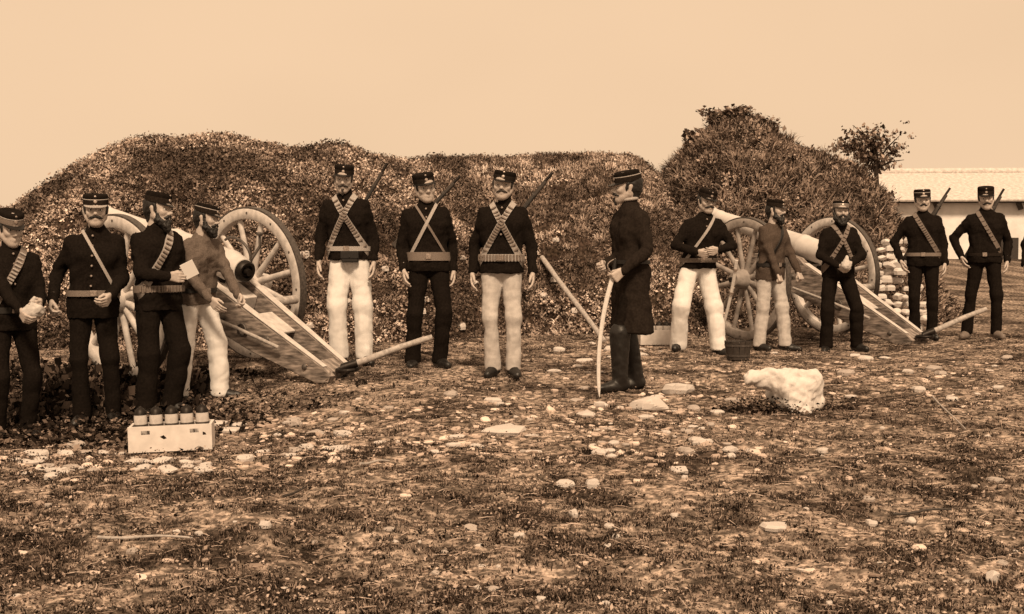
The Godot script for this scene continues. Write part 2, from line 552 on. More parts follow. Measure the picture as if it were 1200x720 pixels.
# ---------------------------------------------------------------- small growing and lying things, scattered
func blade_mesh(n: int, hgt: float, spread: float, wid: float, seed_: int) -> ArrayMesh:
	var r := RandomNumberGenerator.new()
	r.seed = seed_
	var b := MB.new()
	for i in n:
		var a := r.randf() * TAU
		var o := Vector3(cos(a), 0, sin(a)) * r.randf() * spread * 0.5
		var a2 := r.randf() * TAU
		var out := Vector3(cos(a2), 0, sin(a2))
		var l := hgt * r.randf_range(0.5, 1.1)
		var lean := r.randf_range(0.2, 0.95)
		var w := Vector3(-out.z, 0, out.x) * wid * r.randf_range(0.6, 1.2)
		var m := o + out * l * lean * 0.35 + Vector3.UP * l * 0.6
		var t := o + out * l * lean + Vector3.UP * l * (1.0 - lean * 0.35)
		var k := b.V.size()
		var nn := (Vector3.UP * 0.6 + out * -0.5).normalized()
		for p in [o - w, o + w, m + w * 0.8, m - w * 0.8, t]:
			b.V.append(p); b.N.append(nn)
		b.I.append_array([k, k + 1, k + 2, k, k + 2, k + 3, k + 3, k + 2, k + 4])
	return b.commit()
func leaf_mesh(n: int, size: float, spread: float, seed_: int) -> ArrayMesh:
	var r := RandomNumberGenerator.new()
	r.seed = seed_
	var b := MB.new()
	for i in n:
		var o := Vector3(r.randfn(), r.randfn() * 0.8, r.randfn()) * spread * 0.5
		var dir := Vector3(r.randfn(), r.randfn() * 0.7 + 0.2, r.randfn()).normalized()
		var sd := dir.cross(Vector3(r.randfn(), r.randfn(), r.randfn())).normalized()
		var l := size * r.randf_range(0.6, 1.3)
		var w := l * r.randf_range(0.22, 0.42)
		var nn := dir.cross(sd).normalized()
		if nn.y < 0.0: nn = -nn
		var k := b.V.size()
		var fold := nn * w * 0.35
		for p in [o, o + dir * l * 0.5 + sd * w + fold, o + dir * l, o + dir * l * 0.5 - sd * w + fold, o + dir * l * 0.5]:
			b.V.append(p); b.N.append(nn)
		b.I.append_array([k, k + 1, k + 4, k + 1, k + 2, k + 4, k + 2, k + 3, k + 4, k + 3, k, k + 4])
	return b.commit()
func tussock_mesh(n: int, rad: float, size: float, seed_: int) -> ArrayMesh:     # a leafy cushion: leaves over a dome
	var r := RandomNumberGenerator.new()
	r.seed = seed_
	var b := MB.new()
	for i in n:
		var o := Vector3(r.randfn(), absf(r.randfn()) * 0.8, r.randfn()).normalized()
		var p := o * rad * r.randf_range(0.6, 1.05) * Vector3(1.0, 0.8, 1.0)
		var dir := (Vector3(r.randfn(), r.randfn(), r.randfn()) * 0.6 + o * 0.5 + Vector3(0, -0.15, 0)).normalized()
		var sd := dir.cross(o + Vector3(r.randfn(), r.randfn(), r.randfn()) * 0.3).normalized()
		var l := size * r.randf_range(0.5, 1.3)
		var w := l * r.randf_range(0.25, 0.45)
		var nn := sd.cross(dir).normalized()
		if nn.dot(o) < 0.0: nn = -nn
		var k := b.V.size()
		for q in [p, p + dir * l * 0.5 + sd * w - nn * w * 0.3, p + dir * l, p + dir * l * 0.5 - sd * w - nn * w * 0.3]:
			b.V.append(q); b.N.append(nn)
		b.I.append_array([k, k + 1, k + 2, k, k + 2, k + 3])
	return b.commit()
func scatter(called: String, mesh: Mesh, m: Material, xfs: Array, cols: Array, label: String, category: String, parent: Node = self) -> MultiMeshInstance3D:
	var mm := MultiMesh.new()
	mm.transform_format = MultiMesh.TRANSFORM_3D
	mm.use_colors = true
	mm.mesh = mesh
	mm.instance_count = xfs.size()
	for i in xfs.size():
		mm.set_instance_transform(i, xfs[i])
		mm.set_instance_color(i, cols[i])
	var o := MultiMeshInstance3D.new()
	o.name = numbered(called) if parent == self else called
	o.multimesh = mm
	o.material_override = m
	parent.add_child(o, true)
	if parent == self: tag(o, label, category, "", "stuff")
	return o
func turned(r: RandomNumberGenerator, p: Vector3, s: float, up := Vector3.UP, sy := 1.0) -> Transform3D:
	var y := (up + Vector3(r.randfn(), r.randfn(), r.randfn()) * 0.18).normalized()
	var x := y.cross(Vector3(r.randfn(), r.randfn(), r.randfn())).normalized()
	return Transform3D(Basis(x * s, y * s * sy, x.cross(y) * s), p)
func shade_of(r: RandomNumberGenerator, lo: float, hi: float, pw := 1.5) -> Color:
	var v := lerpf(lo, hi, pow(r.randf(), pw))
	return Color(v, v * lerpf(0.74, 0.83, v * 1.6), v * lerpf(0.6, 0.73, v * 1.6))
func slope_up(fn: Callable, x: float, d: float) -> Vector3:
	var e := 0.12
	return Vector3(fn.call(x - e, d) - fn.call(x + e, d), 2.0 * e, fn.call(x, d + e) - fn.call(x, d - e)).normalized()
# where rubble lies thick: [px, py, half width, half height, weight] on the ground seen from the camera's stand
const RUBBLE := [[70, 540, 110, 28, 1.0], [320, 520, 130, 30, 0.9], [560, 500, 170, 40, 0.7], [760, 480, 90, 40, 0.6], [1050, 440, 160, 25, 0.8], [850, 530, 200, 50, 0.2], [1100, 680, 160, 40, 0.12], [620, 690, 160, 40, 0.1], [200, 640, 200, 60, 0.06], [700, 430, 120, 25, 0.4]]
func make_cover() -> void:
	var r := RandomNumberGenerator.new()
	r.seed = 901
	# weeds over the bank: broad leaves at the west, dry grass towards the east of it, bare earth between
	var xa := []; var ca := []; var xb := []; var cb := []; var xt := []; var ct := []; var xc := []; var cc := []; var xu := []; var cu := []; var xv := []; var cv := []
	for job in [["earth_bank_terrain", 130000], ["brushy_mound_hill", 75000]]:
		var arr: Array = get_node(NodePath(job[0])).mesh.surface_get_arrays(0)
		var V: PackedVector3Array = arr[Mesh.ARRAY_VERTEX]
		var N: PackedVector3Array = arr[Mesh.ARRAY_NORMAL]
		var on_bank: bool = job[0] == "earth_bank_terrain"
		var nv := V.size()
		for i in job[1]:
			var k := r.randi() % nv
			var p := V[k]
			if p.x < -8.6 or p.y < -0.12 or -p.z > (20.0 if not on_bank else bank_crest_d(p.x) + 0.6): continue
			var n := N[k]
			if n.z < -0.55: continue
			p += Vector3(r.randf_range(-0.04, 0.04), r.randf_range(-0.03, 0.01), r.randf_range(-0.04, 0.04))
			var up := (n + Vector3(0, 0.5, 0)).normalized()
			var dense := n_mid.get_noise_3d(p.x * 2.5, p.y * 2.5, p.z * 2.5 + 50.0) + 0.5 * n_fine.get_noise_3d(p.x * 0.8, p.y * 0.8, p.z * 0.8)
			var u := r.randf()
			if on_bank:
				var grassy := 0.18 + 0.52 * smoothstep(-1.6, 0.4, p.x + 1.2 * n_big.get_noise_3d(p.x * 2.0, p.y * 2.0, -p.z)) * smoothstep(0.3, 1.3, p.y)
				var tone := 0.4 + 1.5 * smoothstep(-0.3, 0.35, n_mid.get_noise_3d(p.x * 1.1, p.y * 1.6, p.z * 1.1))
				if i % 13 == 0 and r.randf() > grassy * 0.8:
					xu.append(turned(r, p - up * 0.03, r.randf_range(0.45, 1.35), up, r.randf_range(0.7, 1.1)))
					cu.append(shade_of(r, 0.04, 0.55 * (0.6 + 0.4 * tone), 1.0))
				elif u < grassy:
					if dense + r.randf() * 0.7 > -0.05:
						xb.append(turned(r, p, r.randf_range(0.35, 1.1), up))
						cb.append(shade_of(r, 0.05, 0.55 * tone, 1.1))
				elif dense + r.randf() * 0.6 > 0.12:
					xa.append(turned(r, p + up * r.randf_range(0.0, 0.05), r.randf_range(0.35, 1.3), up))
					ca.append(shade_of(r, 0.025, 0.46 * tone, 1.4))
			else:
				var puff := maxf(0.0, dense) * 0.3
				if i % 14 == 0:
					xv.append(turned(r, p + up * puff * 0.4, r.randf_range(0.5, 1.6), up, r.randf_range(0.8, 1.4)))
					cv.append(shade_of(r, 0.03, 0.52, 1.2))
					continue
				if u < 0.13:
					xt.append(turned(r, p + up * puff * 0.5, r.randf_range(0.5, 1.4), up))
					ct.append(shade_of(r, 0.03, 0.4, 1.5))
				elif dense + r.randf() * 0.6 > 0.05:
					xc.append(turned(r, p + up * puff * r.randf(), r.randf_range(0.4, 1.5), up))
					cc.append(shade_of(r, 0.02, 0.55, 1.6))
	scatter("tussock_weeds", tussock_mesh(60, 0.085, 0.036, 21), M.leaf, xu, cu, "leafy cushions of weed crowding the earth bank", "weeds")
	scatter("bramble_undergrowth", tussock_mesh(60, 0.095, 0.04, 22), M.leaf, xv, cv, "leafy bramble cushions on the steep mound", "undergrowth")
	scatter("weeds", leaf_mesh(10, 0.032, 0.08, 5), M.leaf, xa, ca, "broad leaved weeds growing all over the earth bank", "weeds")
	scatter("dry_grass", blade_mesh(12, 0.09, 0.11, 0.0042, 6), M.blade, xb, cb, "pale dry grass on top of the earth bank", "grass")
	scatter("brush_undergrowth", leaf_mesh(10, 0.038, 0.11, 7), M.leaf, xc, cc, "dense leafy brush covering the steep mound", "undergrowth")
	scatter("mound_grass", blade_mesh(10, 0.2, 0.12, 0.005, 16), M.blade, xt, ct, "rank grass stalks among the brush on the mound", "grass")
	# turf and straw on the ground
	xa = []; ca = []; xb = []; cb = []
	xu = []; cu = []
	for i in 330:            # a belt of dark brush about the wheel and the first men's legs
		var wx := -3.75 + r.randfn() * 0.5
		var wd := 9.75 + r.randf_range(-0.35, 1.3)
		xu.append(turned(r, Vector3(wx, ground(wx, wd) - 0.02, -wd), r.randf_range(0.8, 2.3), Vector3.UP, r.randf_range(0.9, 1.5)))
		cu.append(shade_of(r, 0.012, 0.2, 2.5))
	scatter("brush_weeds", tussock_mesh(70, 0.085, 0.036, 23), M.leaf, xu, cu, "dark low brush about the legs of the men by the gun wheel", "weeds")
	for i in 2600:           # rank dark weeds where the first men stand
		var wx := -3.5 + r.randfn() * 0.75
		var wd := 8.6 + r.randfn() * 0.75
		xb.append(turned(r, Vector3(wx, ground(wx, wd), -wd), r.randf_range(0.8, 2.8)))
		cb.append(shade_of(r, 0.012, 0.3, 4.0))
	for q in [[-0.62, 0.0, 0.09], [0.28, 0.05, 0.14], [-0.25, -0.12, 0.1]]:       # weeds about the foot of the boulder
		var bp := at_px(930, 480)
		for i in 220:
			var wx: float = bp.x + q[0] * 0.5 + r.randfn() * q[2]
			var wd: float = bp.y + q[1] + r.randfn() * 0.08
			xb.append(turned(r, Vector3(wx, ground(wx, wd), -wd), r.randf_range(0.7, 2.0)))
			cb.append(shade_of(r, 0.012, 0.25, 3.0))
	var xs := []; var cs := []; var xp := []; var cp := []
	for i in 170000:
		var d := 2.6 + 13.0 * pow(r.randf(), 1.2)
		var x := r.randf_range(-0.47, 0.47) * (d + 1.2)
		var b := bareness(x, d)
		var y := ground(x, d)
		var p := Vector3(x, y - 0.004, -d)
		var u := r.randf()
		var clump := n_fine.get_noise_2d(x * 1.1 + 200.0, d * 1.1) + 0.5 * n_mid.get_noise_2d(x * 4.0, d * 4.0 + 90.0)
		if u < 0.5:
			if r.randf() < maxf(0.16, 1.15 - b * 1.35) + clump * 1.2:
				xa.append(turned(r, p, r.randf_range(0.35, 1.0), Vector3.UP, r.randf_range(0.45, 0.9)))
				ca.append(shade_of(r, 0.015, 0.34, 2.6))
		elif u < 0.8:
			if r.randf() < maxf(0.25, 1.15 - b * 1.1) - clump * 0.8:
				xb.append(turned(r, p, r.randf_range(0.3, 1.0)))
				cb.append(shade_of(r, 0.02, 0.55, 2.2))
		elif u < 0.86:
			var a := r.randf() * TAU
			var t := Transform3D(Basis(Vector3.UP, a) * Basis(Vector3.RIGHT, r.randfn() * 0.12), p + Vector3.UP * 0.008)
			xs.append(t.scaled_local(Vector3.ONE * r.randf_range(0.4, 1.4)))
			cs.append(shade_of(r, 0.12, 0.62, 1.2))
		else:
			xp.append(turned(r, p, r.randf_range(0.25, 1.0) * (0.6 + 0.8 * b), Vector3.UP, 0.55))
			cp.append(shade_of(r, 0.05, 0.5, 1.4))
	scatter("turf_grass", blade_mesh(13, 0.04, 0.09, 0.0028, 8), M.blade, xa, ca, "short dark trampled grass over the ground", "grass")
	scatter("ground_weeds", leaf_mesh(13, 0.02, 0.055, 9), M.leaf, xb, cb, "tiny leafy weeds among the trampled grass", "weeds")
	var sb := MB.new()
	sb.tube(PackedVector3Array([Vector3(-0.035, 0, 0), Vector3(0, 0.004, 0.003), Vector3(0.035, 0, -0.003)]), [0.0014, 0.0016, 0.0008], 4, false)
	scatter("straw_litter", sb.commit(), M.blade, xs, cs, "bits of straw and twig lying over the ground", "straw")
	# broken stone: bands of rubble across the yard
	var xq := []; var cq := []
	for i in 8500:
		var py := r.randf_range(425.0, 700.0)
		var px := r.randf_range(-20.0, 1220.0)
		var band := 0.008
		for q in RUBBLE: band += q[4] * exp(-pow((px - q[0]) / q[2], 2.0) - pow((py - q[1]) / q[3], 2.0))
		band *= 0.55 + 1.1 * clampf(n_mid.get_noise_2d(px * 0.02, py * 0.06) + 0.4, 0.0, 1.0)
		band *= lerpf(1.0, 0.25, smoothstep(520.0, 590.0, py))
		if r.randf() > band: continue
		var g := at_px(px, py)
		var s := r.randf_range(0.4, 1.0) * r.randf_range(0.5, 1.0)
		xq.append(turned(r, Vector3(g.x, ground(g.x, g.y), -g.y), s, Vector3.UP, r.randf_range(0.15, 0.45)))
		cq.append(shade_of(r, 0.22, 0.75, 1.0))
	var h2 := xq.size() / 2
	scatter("rubble_gravel", slab_mesh(78, 0.055), M.pebble, xq.slice(0, h2), cq.slice(0, h2), "broken pale flat rubble scattered across the yard", "rubble")
	scatter("chipped_gravel", slab_mesh(85, 0.05), M.pebble, xq.slice(h2), cq.slice(h2), "chipped pale stone scattered across the yard", "rubble")
	scatter("pebbles_gravel", stone_mesh(77, 0.012, Vector3(1.0, 0.8, 0.9), 1), M.pebble, xp, cp, "small pebbles strewn over the ground", "pebbles")
func slab_mesh(seed_: int, rad: float) -> ArrayMesh:      # a broken flat piece: irregular outline, uneven top
	var r := RandomNumberGenerator.new()
	r.seed = seed_
	var n := 7 + r.randi() % 3
	var top := []; var mid := []; var low := []
	for i in n:
		var a := TAU * (i + r.randf_range(-0.35, 0.35)) / n
		var q := Vector3(cos(a), 0, sin(a) * 0.75) * r.randf_range(0.62, 1.1)
		mid.append((q + Vector3.UP * r.randf_range(0.05, 0.35)) * rad)
		top.append((q * r.randf_range(0.6, 0.92) + Vector3.UP * r.randf_range(0.6, 0.85)) * rad)
		low.append((q * 0.9 + Vector3.DOWN * 0.5) * rad)
	var b := MB.new()
	var c := Vector3(r.randfn() * 0.15, 0.85, r.randfn() * 0.15) * rad
	for i in n:
		var j := (i + 1) % n
		for t in [[c, top[j], top[i]], [top[i], top[j], mid[j]], [top[i], mid[j], mid[i]], [mid[i], mid[j], low[j]], [mid[i], low[j], low[i]]]:
			var nn: Vector3 = (t[1] - t[0]).cross(t[2] - t[0]).normalized()
			if nn.dot(t[0] + t[1] + t[2]) < 0.0: nn = -nn
			var k := b.V.size()
			for p in t:
				b.V.append(p); b.N.append(nn)
			b.I.append_array([k, k + 1, k + 2])
	return b.commit()
func stone_mesh(seed_: int, rad: float, sq: Vector3, level := 2) -> ArrayMesh:
	var s := SphereMesh.new()
	s.radius = 1.0; s.height = 2.0
	s.radial_segments = 6 * level + 2
	s.rings = 3 * level
	var a := s.get_mesh_arrays()
	var r := RandomNumberGenerator.new()
	r.seed = seed_
	var cuts := []
	for i in 9: cuts.append([Vector3(r.randfn(), r.randfn(), r.randfn()).normalized(), r.randf_range(0.5, 0.85)])
	var V: PackedVector3Array = a[Mesh.ARRAY_VERTEX]
	var nz := FastNoiseLite.new()
	nz.seed = seed_
	nz.frequency = 0.9
	for i in V.size():
		var v := V[i]
		v *= 1.0 + 0.22 * nz.get_noise_3dv(v)
		for c in cuts:
			var e: float = v.dot(c[0]) - c[1]
			if e > 0.0: v -= c[0] * e * 0.97
		V[i] = v * sq * rad
	var st := SurfaceTool.new()
	st.begin(Mesh.PRIMITIVE_TRIANGLES)
	var I: PackedInt32Array = a[Mesh.ARRAY_INDEX]
	for i in I:
		st.set_smooth_group(-1)
		st.add_vertex(V[i])
	st.generate_normals()
	st.index()
	return st.commit()

# ---------------------------------------------------------------- people
var GR := {}
var T := {}       # shared shapes: head, hands, cap, beard ...
func cp(a: Vector3, b: Vector3, ra: float, rb: float, k := 0.02, ax := Vector3.ZERO, sf := 1.0) -> Array: return [a, b, ra, rb, k, ax, sf]
func ball(a: Vector3, r: float, k := 0.012, ax := Vector3.ZERO, sf := 1.0) -> Array: return [a, a + Vector3(0, 0.0005, 0), r, r, k, ax, sf]
func make_templates() -> void:
	var X := Vector3.RIGHT
	var Z := Vector3.BACK
	var v := func(x: float, y: float, z: float) -> Vector3: return Vector3(x, y, z)
	# head, centred between the ears, face to +z
	var b := [cp(v.call(0, 0.035, -0.028), v.call(0, 0.04, 0.022), 0.086, 0.076, 0.03, X, 1.12),
		cp(v.call(0, -0.01, 0.035), v.call(0, -0.06, 0.042), 0.062, 0.05, 0.03, X, 1.02),
		cp(v.call(0, -0.075, 0.05), v.call(0, -0.098, 0.066), 0.036, 0.024, 0.025),
		cp(v.call(0, -0.06, -0.02), v.call(0, -0.17, -0.035), 0.054, 0.056, 0.03)]
	for s in [-1.0, 1.0]:
		b.append(cp(v.call(s * 0.052, -0.045, 0.0), v.call(s * 0.016, -0.095, 0.056), 0.026, 0.022, 0.025))
		b.append(ball(v.call(s * 0.041, -0.022, 0.062), 0.023, 0.02))
		b.append(cp(v.call(s * 0.012, 0.022, 0.083), v.call(s * 0.046, 0.022, 0.068), 0.012, 0.011, 0.014))
		b.append(ball(v.call(s * 0.011, -0.036, 0.099), 0.0085, 0.01))
		b.append(cp(v.call(s * 0.078, 0.01, -0.008), v.call(s * 0.076, -0.026, -0.002), 0.017, 0.011, 0.01, X, 2.0))
		b.append(cp(v.call(0, -0.06, 0.092), v.call(s * 0.02, -0.062, 0.082), 0.0075, 0.006, 0.008))
		b.append(cp(v.call(0, -0.071, 0.09), v.call(s * 0.016, -0.07, 0.083), 0.008, 0.006, 0.008))
	b.append(cp(v.call(0, 0.012, 0.088), v.call(0, -0.028, 0.112), 0.008, 0.0125, 0.012))
	for s in [-1.0, 1.0]: b.append(cp(v.call(s * 0.026, 0.0, 0.096), v.call(s * 0.042, -0.001, 0.088), -0.0125, -0.0125, 0.012))
	T.head = Field.new(b, 0.005)
	# hair shell under the cap, moustache, two beards
	var hair := [cp(v.call(0, 0.03, -0.032), v.call(0, 0.035, 0.0), 0.091, 0.085, 0.02, X, 1.1), cp(v.call(0, -0.02, -0.05), v.call(0, -0.06, -0.045), 0.07, 0.055, 0.02, X, 1.0)]
	for s in [-1.0, 1.0]:
		hair.append(cp(v.call(s * 0.076, 0.03, 0.015), v.call(s * 0.07, -0.02, 0.02), 0.012, 0.007, 0.012))
	T.hair = Field.new(hair, 0.008, [[Vector3(0, 0.35, 1).normalized(), 0.034]])
	T.hair.ruffle(n_fine, 0.006, Vector3.ONE * 14.0)
	var mo := []
	for s in [-1.0, 1.0]:
		mo.append(cp(v.call(s * 0.004, -0.049, 0.1), v.call(s * 0.024, -0.055, 0.094), 0.0095, 0.009, 0.006))
		mo.append(cp(v.call(s * 0.024, -0.055, 0.094), v.call(s * 0.047, -0.062, 0.076), 0.009, 0.004, 0.006))
	T.moustache = Field.new(mo, 0.004)
	var be := mo.duplicate()
	for s in [-1.0, 1.0]:
		be.append(cp(v.call(s * 0.066, -0.01, 0.018), v.call(s * 0.055, -0.075, 0.03), 0.016, 0.026, 0.02))
		be.append(cp(v.call(s * 0.055, -0.075, 0.03), v.call(s * 0.018, -0.12, 0.072), 0.026, 0.028, 0.02))
	be.append(cp(v.call(0, -0.092, 0.072), v.call(0, -0.15, 0.078), 0.032, 0.022, 0.025))
	T.beard = Field.new(be, 0.006)
	T.beard.ruffle(n_fine, 0.012, Vector3.ONE * 12.0)
	var go := []
	for e in 2: for q in [mo[e * 2], mo[e * 2 + 1]]: go.append(q)
	go.append(cp(v.call(0, -0.085, 0.086), v.call(0, -0.13, 0.085), 0.015, 0.008, 0.015))
	T.goatee = Field.new(go, 0.004)
	T.goatee.ruffle(n_fine, 0.005, Vector3.ONE * 14.0)
	T.eye = Field.new([ball(v.call(0, 0, 0), 0.0128)], 0.004)
	# hands: wrist at the origin, fingers to -y, palm to -x, thumb to +z
	for pose in [["open", 0.3, 0.35, 0.25], ["half", 0.7, 0.8, 0.5], ["grip", 1.25, 1.5, 0.9]]:
		var hb := []
		var wr: Vector3 = v.call(0, 0.01, 0)
		hb.append(cp(wr + Vector3(0, 0.06, 0), wr, 0.031, 0.026, 0.015, X, 1.25))
		var kn := [0.031, 0.0105, -0.0105, -0.03]
		var ln := [0.95, 1.05, 1.0, 0.78]
		for i in 4:
			var k: Vector3 = v.call(0.002, -0.083 + absf(i - 1.2) * 0.003, kn[i])
			hb.append(cp(wr + Vector3(0, -0.015, kn[i] * 0.5), k, 0.019, 0.0125, 0.012, X, 1.2))
			var ang := 0.0
			var p := k
			var seg := [0.043 * ln[i], 0.027 * ln[i], 0.021 * ln[i]]
			var rr := [0.0102, 0.0092, 0.0082, 0.007]
			for j in 3:
				ang += [pose[1], pose[2], pose[3]][j] * (1.0 + 0.08 * i)
				var q: Vector3 = p + Vector3(-sin(ang), -cos(ang), (kn[i] * 0.12 if pose[0] == "open" else 0.0)) * seg[j]
				hb.append(cp(p, q, rr[j], rr[j + 1], 0.004))
				p = q
		var t0: Vector3 = v.call(-0.004, -0.022, 0.022)
		var open_hand: bool = pose[0] == "open"
		var t1: Vector3 = v.call(-0.016, -0.05, 0.045) if open_hand else v.call(-0.026, -0.05, 0.038)
		var t2: Vector3 = v.call(-0.024, -0.08, 0.052) if open_hand else v.call(-0.046, -0.075, 0.03)
		var t3: Vector3 = v.call(-0.03, -0.102, 0.052) if open_hand else v.call(-0.055, -0.09, 0.012)
		hb.append_array([cp(t0, t1, 0.017, 0.0125, 0.012), cp(t1, t2, 0.0125, 0.0105, 0.005), cp(t2, t3, 0.0105, 0.008, 0.004)])
		T["hand_" + pose[0]] = Field.new(hb, 0.0048)
	# kepi: stiff band, soft crown that leans forward, leather peak, badge
	var ring := func(y: float, rx: float, rz: float, dz: float, n: int) -> Array:
		var out := []
		for j in n + 1:
			var a := TAU * j / n
			out.append(Vector3(sin(a) * rx, y + cos(a) * rz * -0.16, cos(a) * rz + dz))
		return out
	var loft := func(rows: Array) -> MB:
		var m := MB.new()
		var n: int = rows[0].size()
		for i in rows.size():
			for j in n:
				m.V.append(rows[i][j])
				var e: Vector3 = rows[i][(j + 1) % (n - 1)] - rows[i][(j + n - 2) % (n - 1)]
				var g: Vector3 = rows[mini(i + 1, rows.size() - 1)][j] - rows[maxi(i - 1, 0)][j]
				m.N.append(g.cross(e).normalized() * -1.0)
		for i in rows.size() - 1:
			for j in n - 1:
				var a := i * n + j
				m.I.append_array([a, a + 1, a + n + 1, a, a + n + 1, a + n])
		for i in m.N.size():
			var c: Vector3 = m.V[i] - Vector3(0, 0.08, -0.005)
			if m.N[i].dot(c) < 0.0: m.N[i] = -m.N[i]
		return m
	T.cap_crown = loft.call([ring.call(0.082, 0.088, 0.106, -0.005, 28), ring.call(0.096, 0.0905, 0.107, -0.001, 28), ring.call(0.113, 0.09, 0.103, 0.005, 28), ring.call(0.123, 0.084, 0.095, 0.007, 28), ring.call(0.125, 0.075, 0.086, 0.007, 28), ring.call(0.12, 0.055, 0.065, 0.006, 28), ring.call(0.118, 0.002, 0.002, 0.006, 28)]).commit()
	T.cap_band = loft.call([ring.call(0.046, 0.0865, 0.106, -0.006, 28), ring.call(0.047, 0.0895, 0.109, -0.006, 28), ring.call(0.086, 0.091, 0.109, -0.005, 28), ring.call(0.088, 0.0875, 0.105, -0.005, 28)]).commit()
	T.cap_piping = loft.call([ring.call(0.087, 0.0885, 0.106, -0.005, 28), ring.call(0.088, 0.0925, 0.111, -0.005, 28), ring.call(0.094, 0.0925, 0.111, -0.005, 28), ring.call(0.095, 0.0885, 0.106, -0.005, 28)]).commit()
	var pk := MB.new()
	for j in 17:
		var a := lerpf(-1.12, 1.12, j / 16.0)
		var s := cos(a * 1.38)
		var inn := Vector3(sin(a) * 0.088, 0.05 - cos(a) * 0.017, cos(a) * 0.107 - 0.006)
		var out := inn + Vector3(sin(a) * 0.4, -0.42, cos(a)).normalized() * (0.004 + 0.05 * maxf(s, 0.0))
		for e in 2:
			var dy := Vector3(0, -0.003 * e, 0)
			for p in [inn, out]:
				pk.V.append(p + dy); pk.N.append(Vector3(0, 1, 0.35).normalized() * (1.0 - 2.0 * e))
	for j in 16:
		var a := j * 4
		pk.I.append_array([a, a + 1, a + 5, a, a + 5, a + 4, a + 2, a + 3, a + 7, a + 2, a + 7, a + 6])
	T.cap_peak = pk.commit()
	var bd := MB.new()
	bd.lathe([Vector2(0.006, 0.0), Vector2(0.005, 0.011), Vector2(0.0, 0.0145)], 10, Transform3D(Basis(X, -0.1), Vector3(0, 0.062, 0.1025)))
	bd.lathe([Vector2(0.005, 0.0), Vector2(0.004, 0.008), Vector2(-0.002, 0.011)], 8, Transform3D(Basis(X, -0.1), Vector3(0, 0.098, 0.1025)))
	T.cap_badge = bd.commit()
	var bt := MB.new()
	bt.lathe([Vector2(0.007, 0.0), Vector2(0.006, 0.006), Vector2(0.0, 0.0095)], 8)
	T.button = bt.commit()

func ik(a: Vector3, c: Vector3, l1: float, l2: float, pole: Vector3) -> Vector3:
	var ac := c - a
	var d := clampf(ac.length(), 0.05, (l1 + l2) * 0.999)
	var n := ac.normalized()
	var t := (d * d + l1 * l1 - l2 * l2) / (2.0 * d)
	var hh := sqrt(maxf(0.0, l1 * l1 - t * t))
	var p := (pole - n * pole.dot(n)).normalized()
	return a + n * t + p * hh
func sdf(bones: Array, p: Vector3) -> float:
	var m := 1.0
	for b in bones:
		var q: Vector3 = p - b[0]
		var ab: Vector3 = b[1] - b[0]
		var ax: Vector3 = b[5]
		var sf: float = b[6]
		q += ax * q.dot(ax) * (sf - 1.0)
		ab += ax * ab.dot(ax) * (sf - 1.0)
		var t := clampf(q.dot(ab) / maxf(ab.length_squared(), 1e-9), 0.0, 1.0)
		var d: float = (q - ab * t).length() - lerpf(b[2], b[3], t)
		var k: float = b[4]
		var e := k - absf(m - d)
		m = minf(m, d) - (e * e * 0.25 / k if e > 0.0 else 0.0)
	return m
# a belt round the trunk in the plane of u and v through c; loops = cartridge loops along its front
func strap(bones: Array, c: Vector3, u: Vector3, v: Vector3, width: float, loops: int, off := 0.005, a0 := 0.0, a1 := TAU) -> Array:
	var w := u.cross(v).normalized()
	var strip := MB.new()
	var cart := MB.new()
	var n := 56
	var pts := []
	for i in n + 1:
		var a := lerpf(a0, a1, float(i) / n)
		var dir := (u * cos(a) + v * sin(a)).normalized()
		var row := []
		for e in [-0.5, 0.0, 0.5]:
			var t := 0.42
			for k in 14:
				var s := sdf(bones, c + w * width * e + dir * t)
				t -= s * 0.85
				if t < 0.02: break
			row.append(c + w * width * e + dir * (t + off))
		pts.append(row)
	for i in n + 1:
		var tan: Vector3 = pts[mini(i + 1, n)][1] - pts[maxi(i - 1, 0)][1]
		for e in 3:
			var nn: Vector3 = tan.cross(w).normalized()
			if nn.dot(pts[i][1] - c) < 0.0: nn = -nn
			strip.V.append(pts[i][e] + nn * 0.003); strip.N.append(nn)
		for e in [0, 2]:
			strip.V.append(pts[i][e] + (c - pts[i][e]).normalized() * 0.006); strip.N.append(w * (e - 1.0))
	for i in n:
		var a := i * 5
		for e in 2: strip.I.append_array([a + e, a + e + 1, a + e + 6, a + e, a + e + 6, a + e + 5])
		strip.I.append_array([a, a + 3, a + 8, a, a + 8, a + 5, a + 2, a + 4, a + 9, a + 2, a + 9, a + 7])
	for j in loops:
		var g := (j + 0.5) / loops
		var fi := lerpf(0.04, 0.46, g) * n
		if a1 - a0 < TAU - 0.01: fi = lerpf(0.02, 0.98, g) * n
		var p: Vector3 = pts[int(fi)][1].lerp(pts[mini(int(fi) + 1, n)][1], fi - int(fi))
		var tan: Vector3 = (pts[mini(int(fi) + 1, n)][1] - pts[maxi(int(fi) - 1, 0)][1]).normalized()
		var nn := tan.cross(w).normalized()
		if nn.dot(p - c) < 0.0: nn = -nn
		cart.box(Transform3D(Basis(tan, w, nn), p + nn * 0.008), Vector3(0.017, width * 0.92, 0.018), 0.006)
	return [strip, cart]

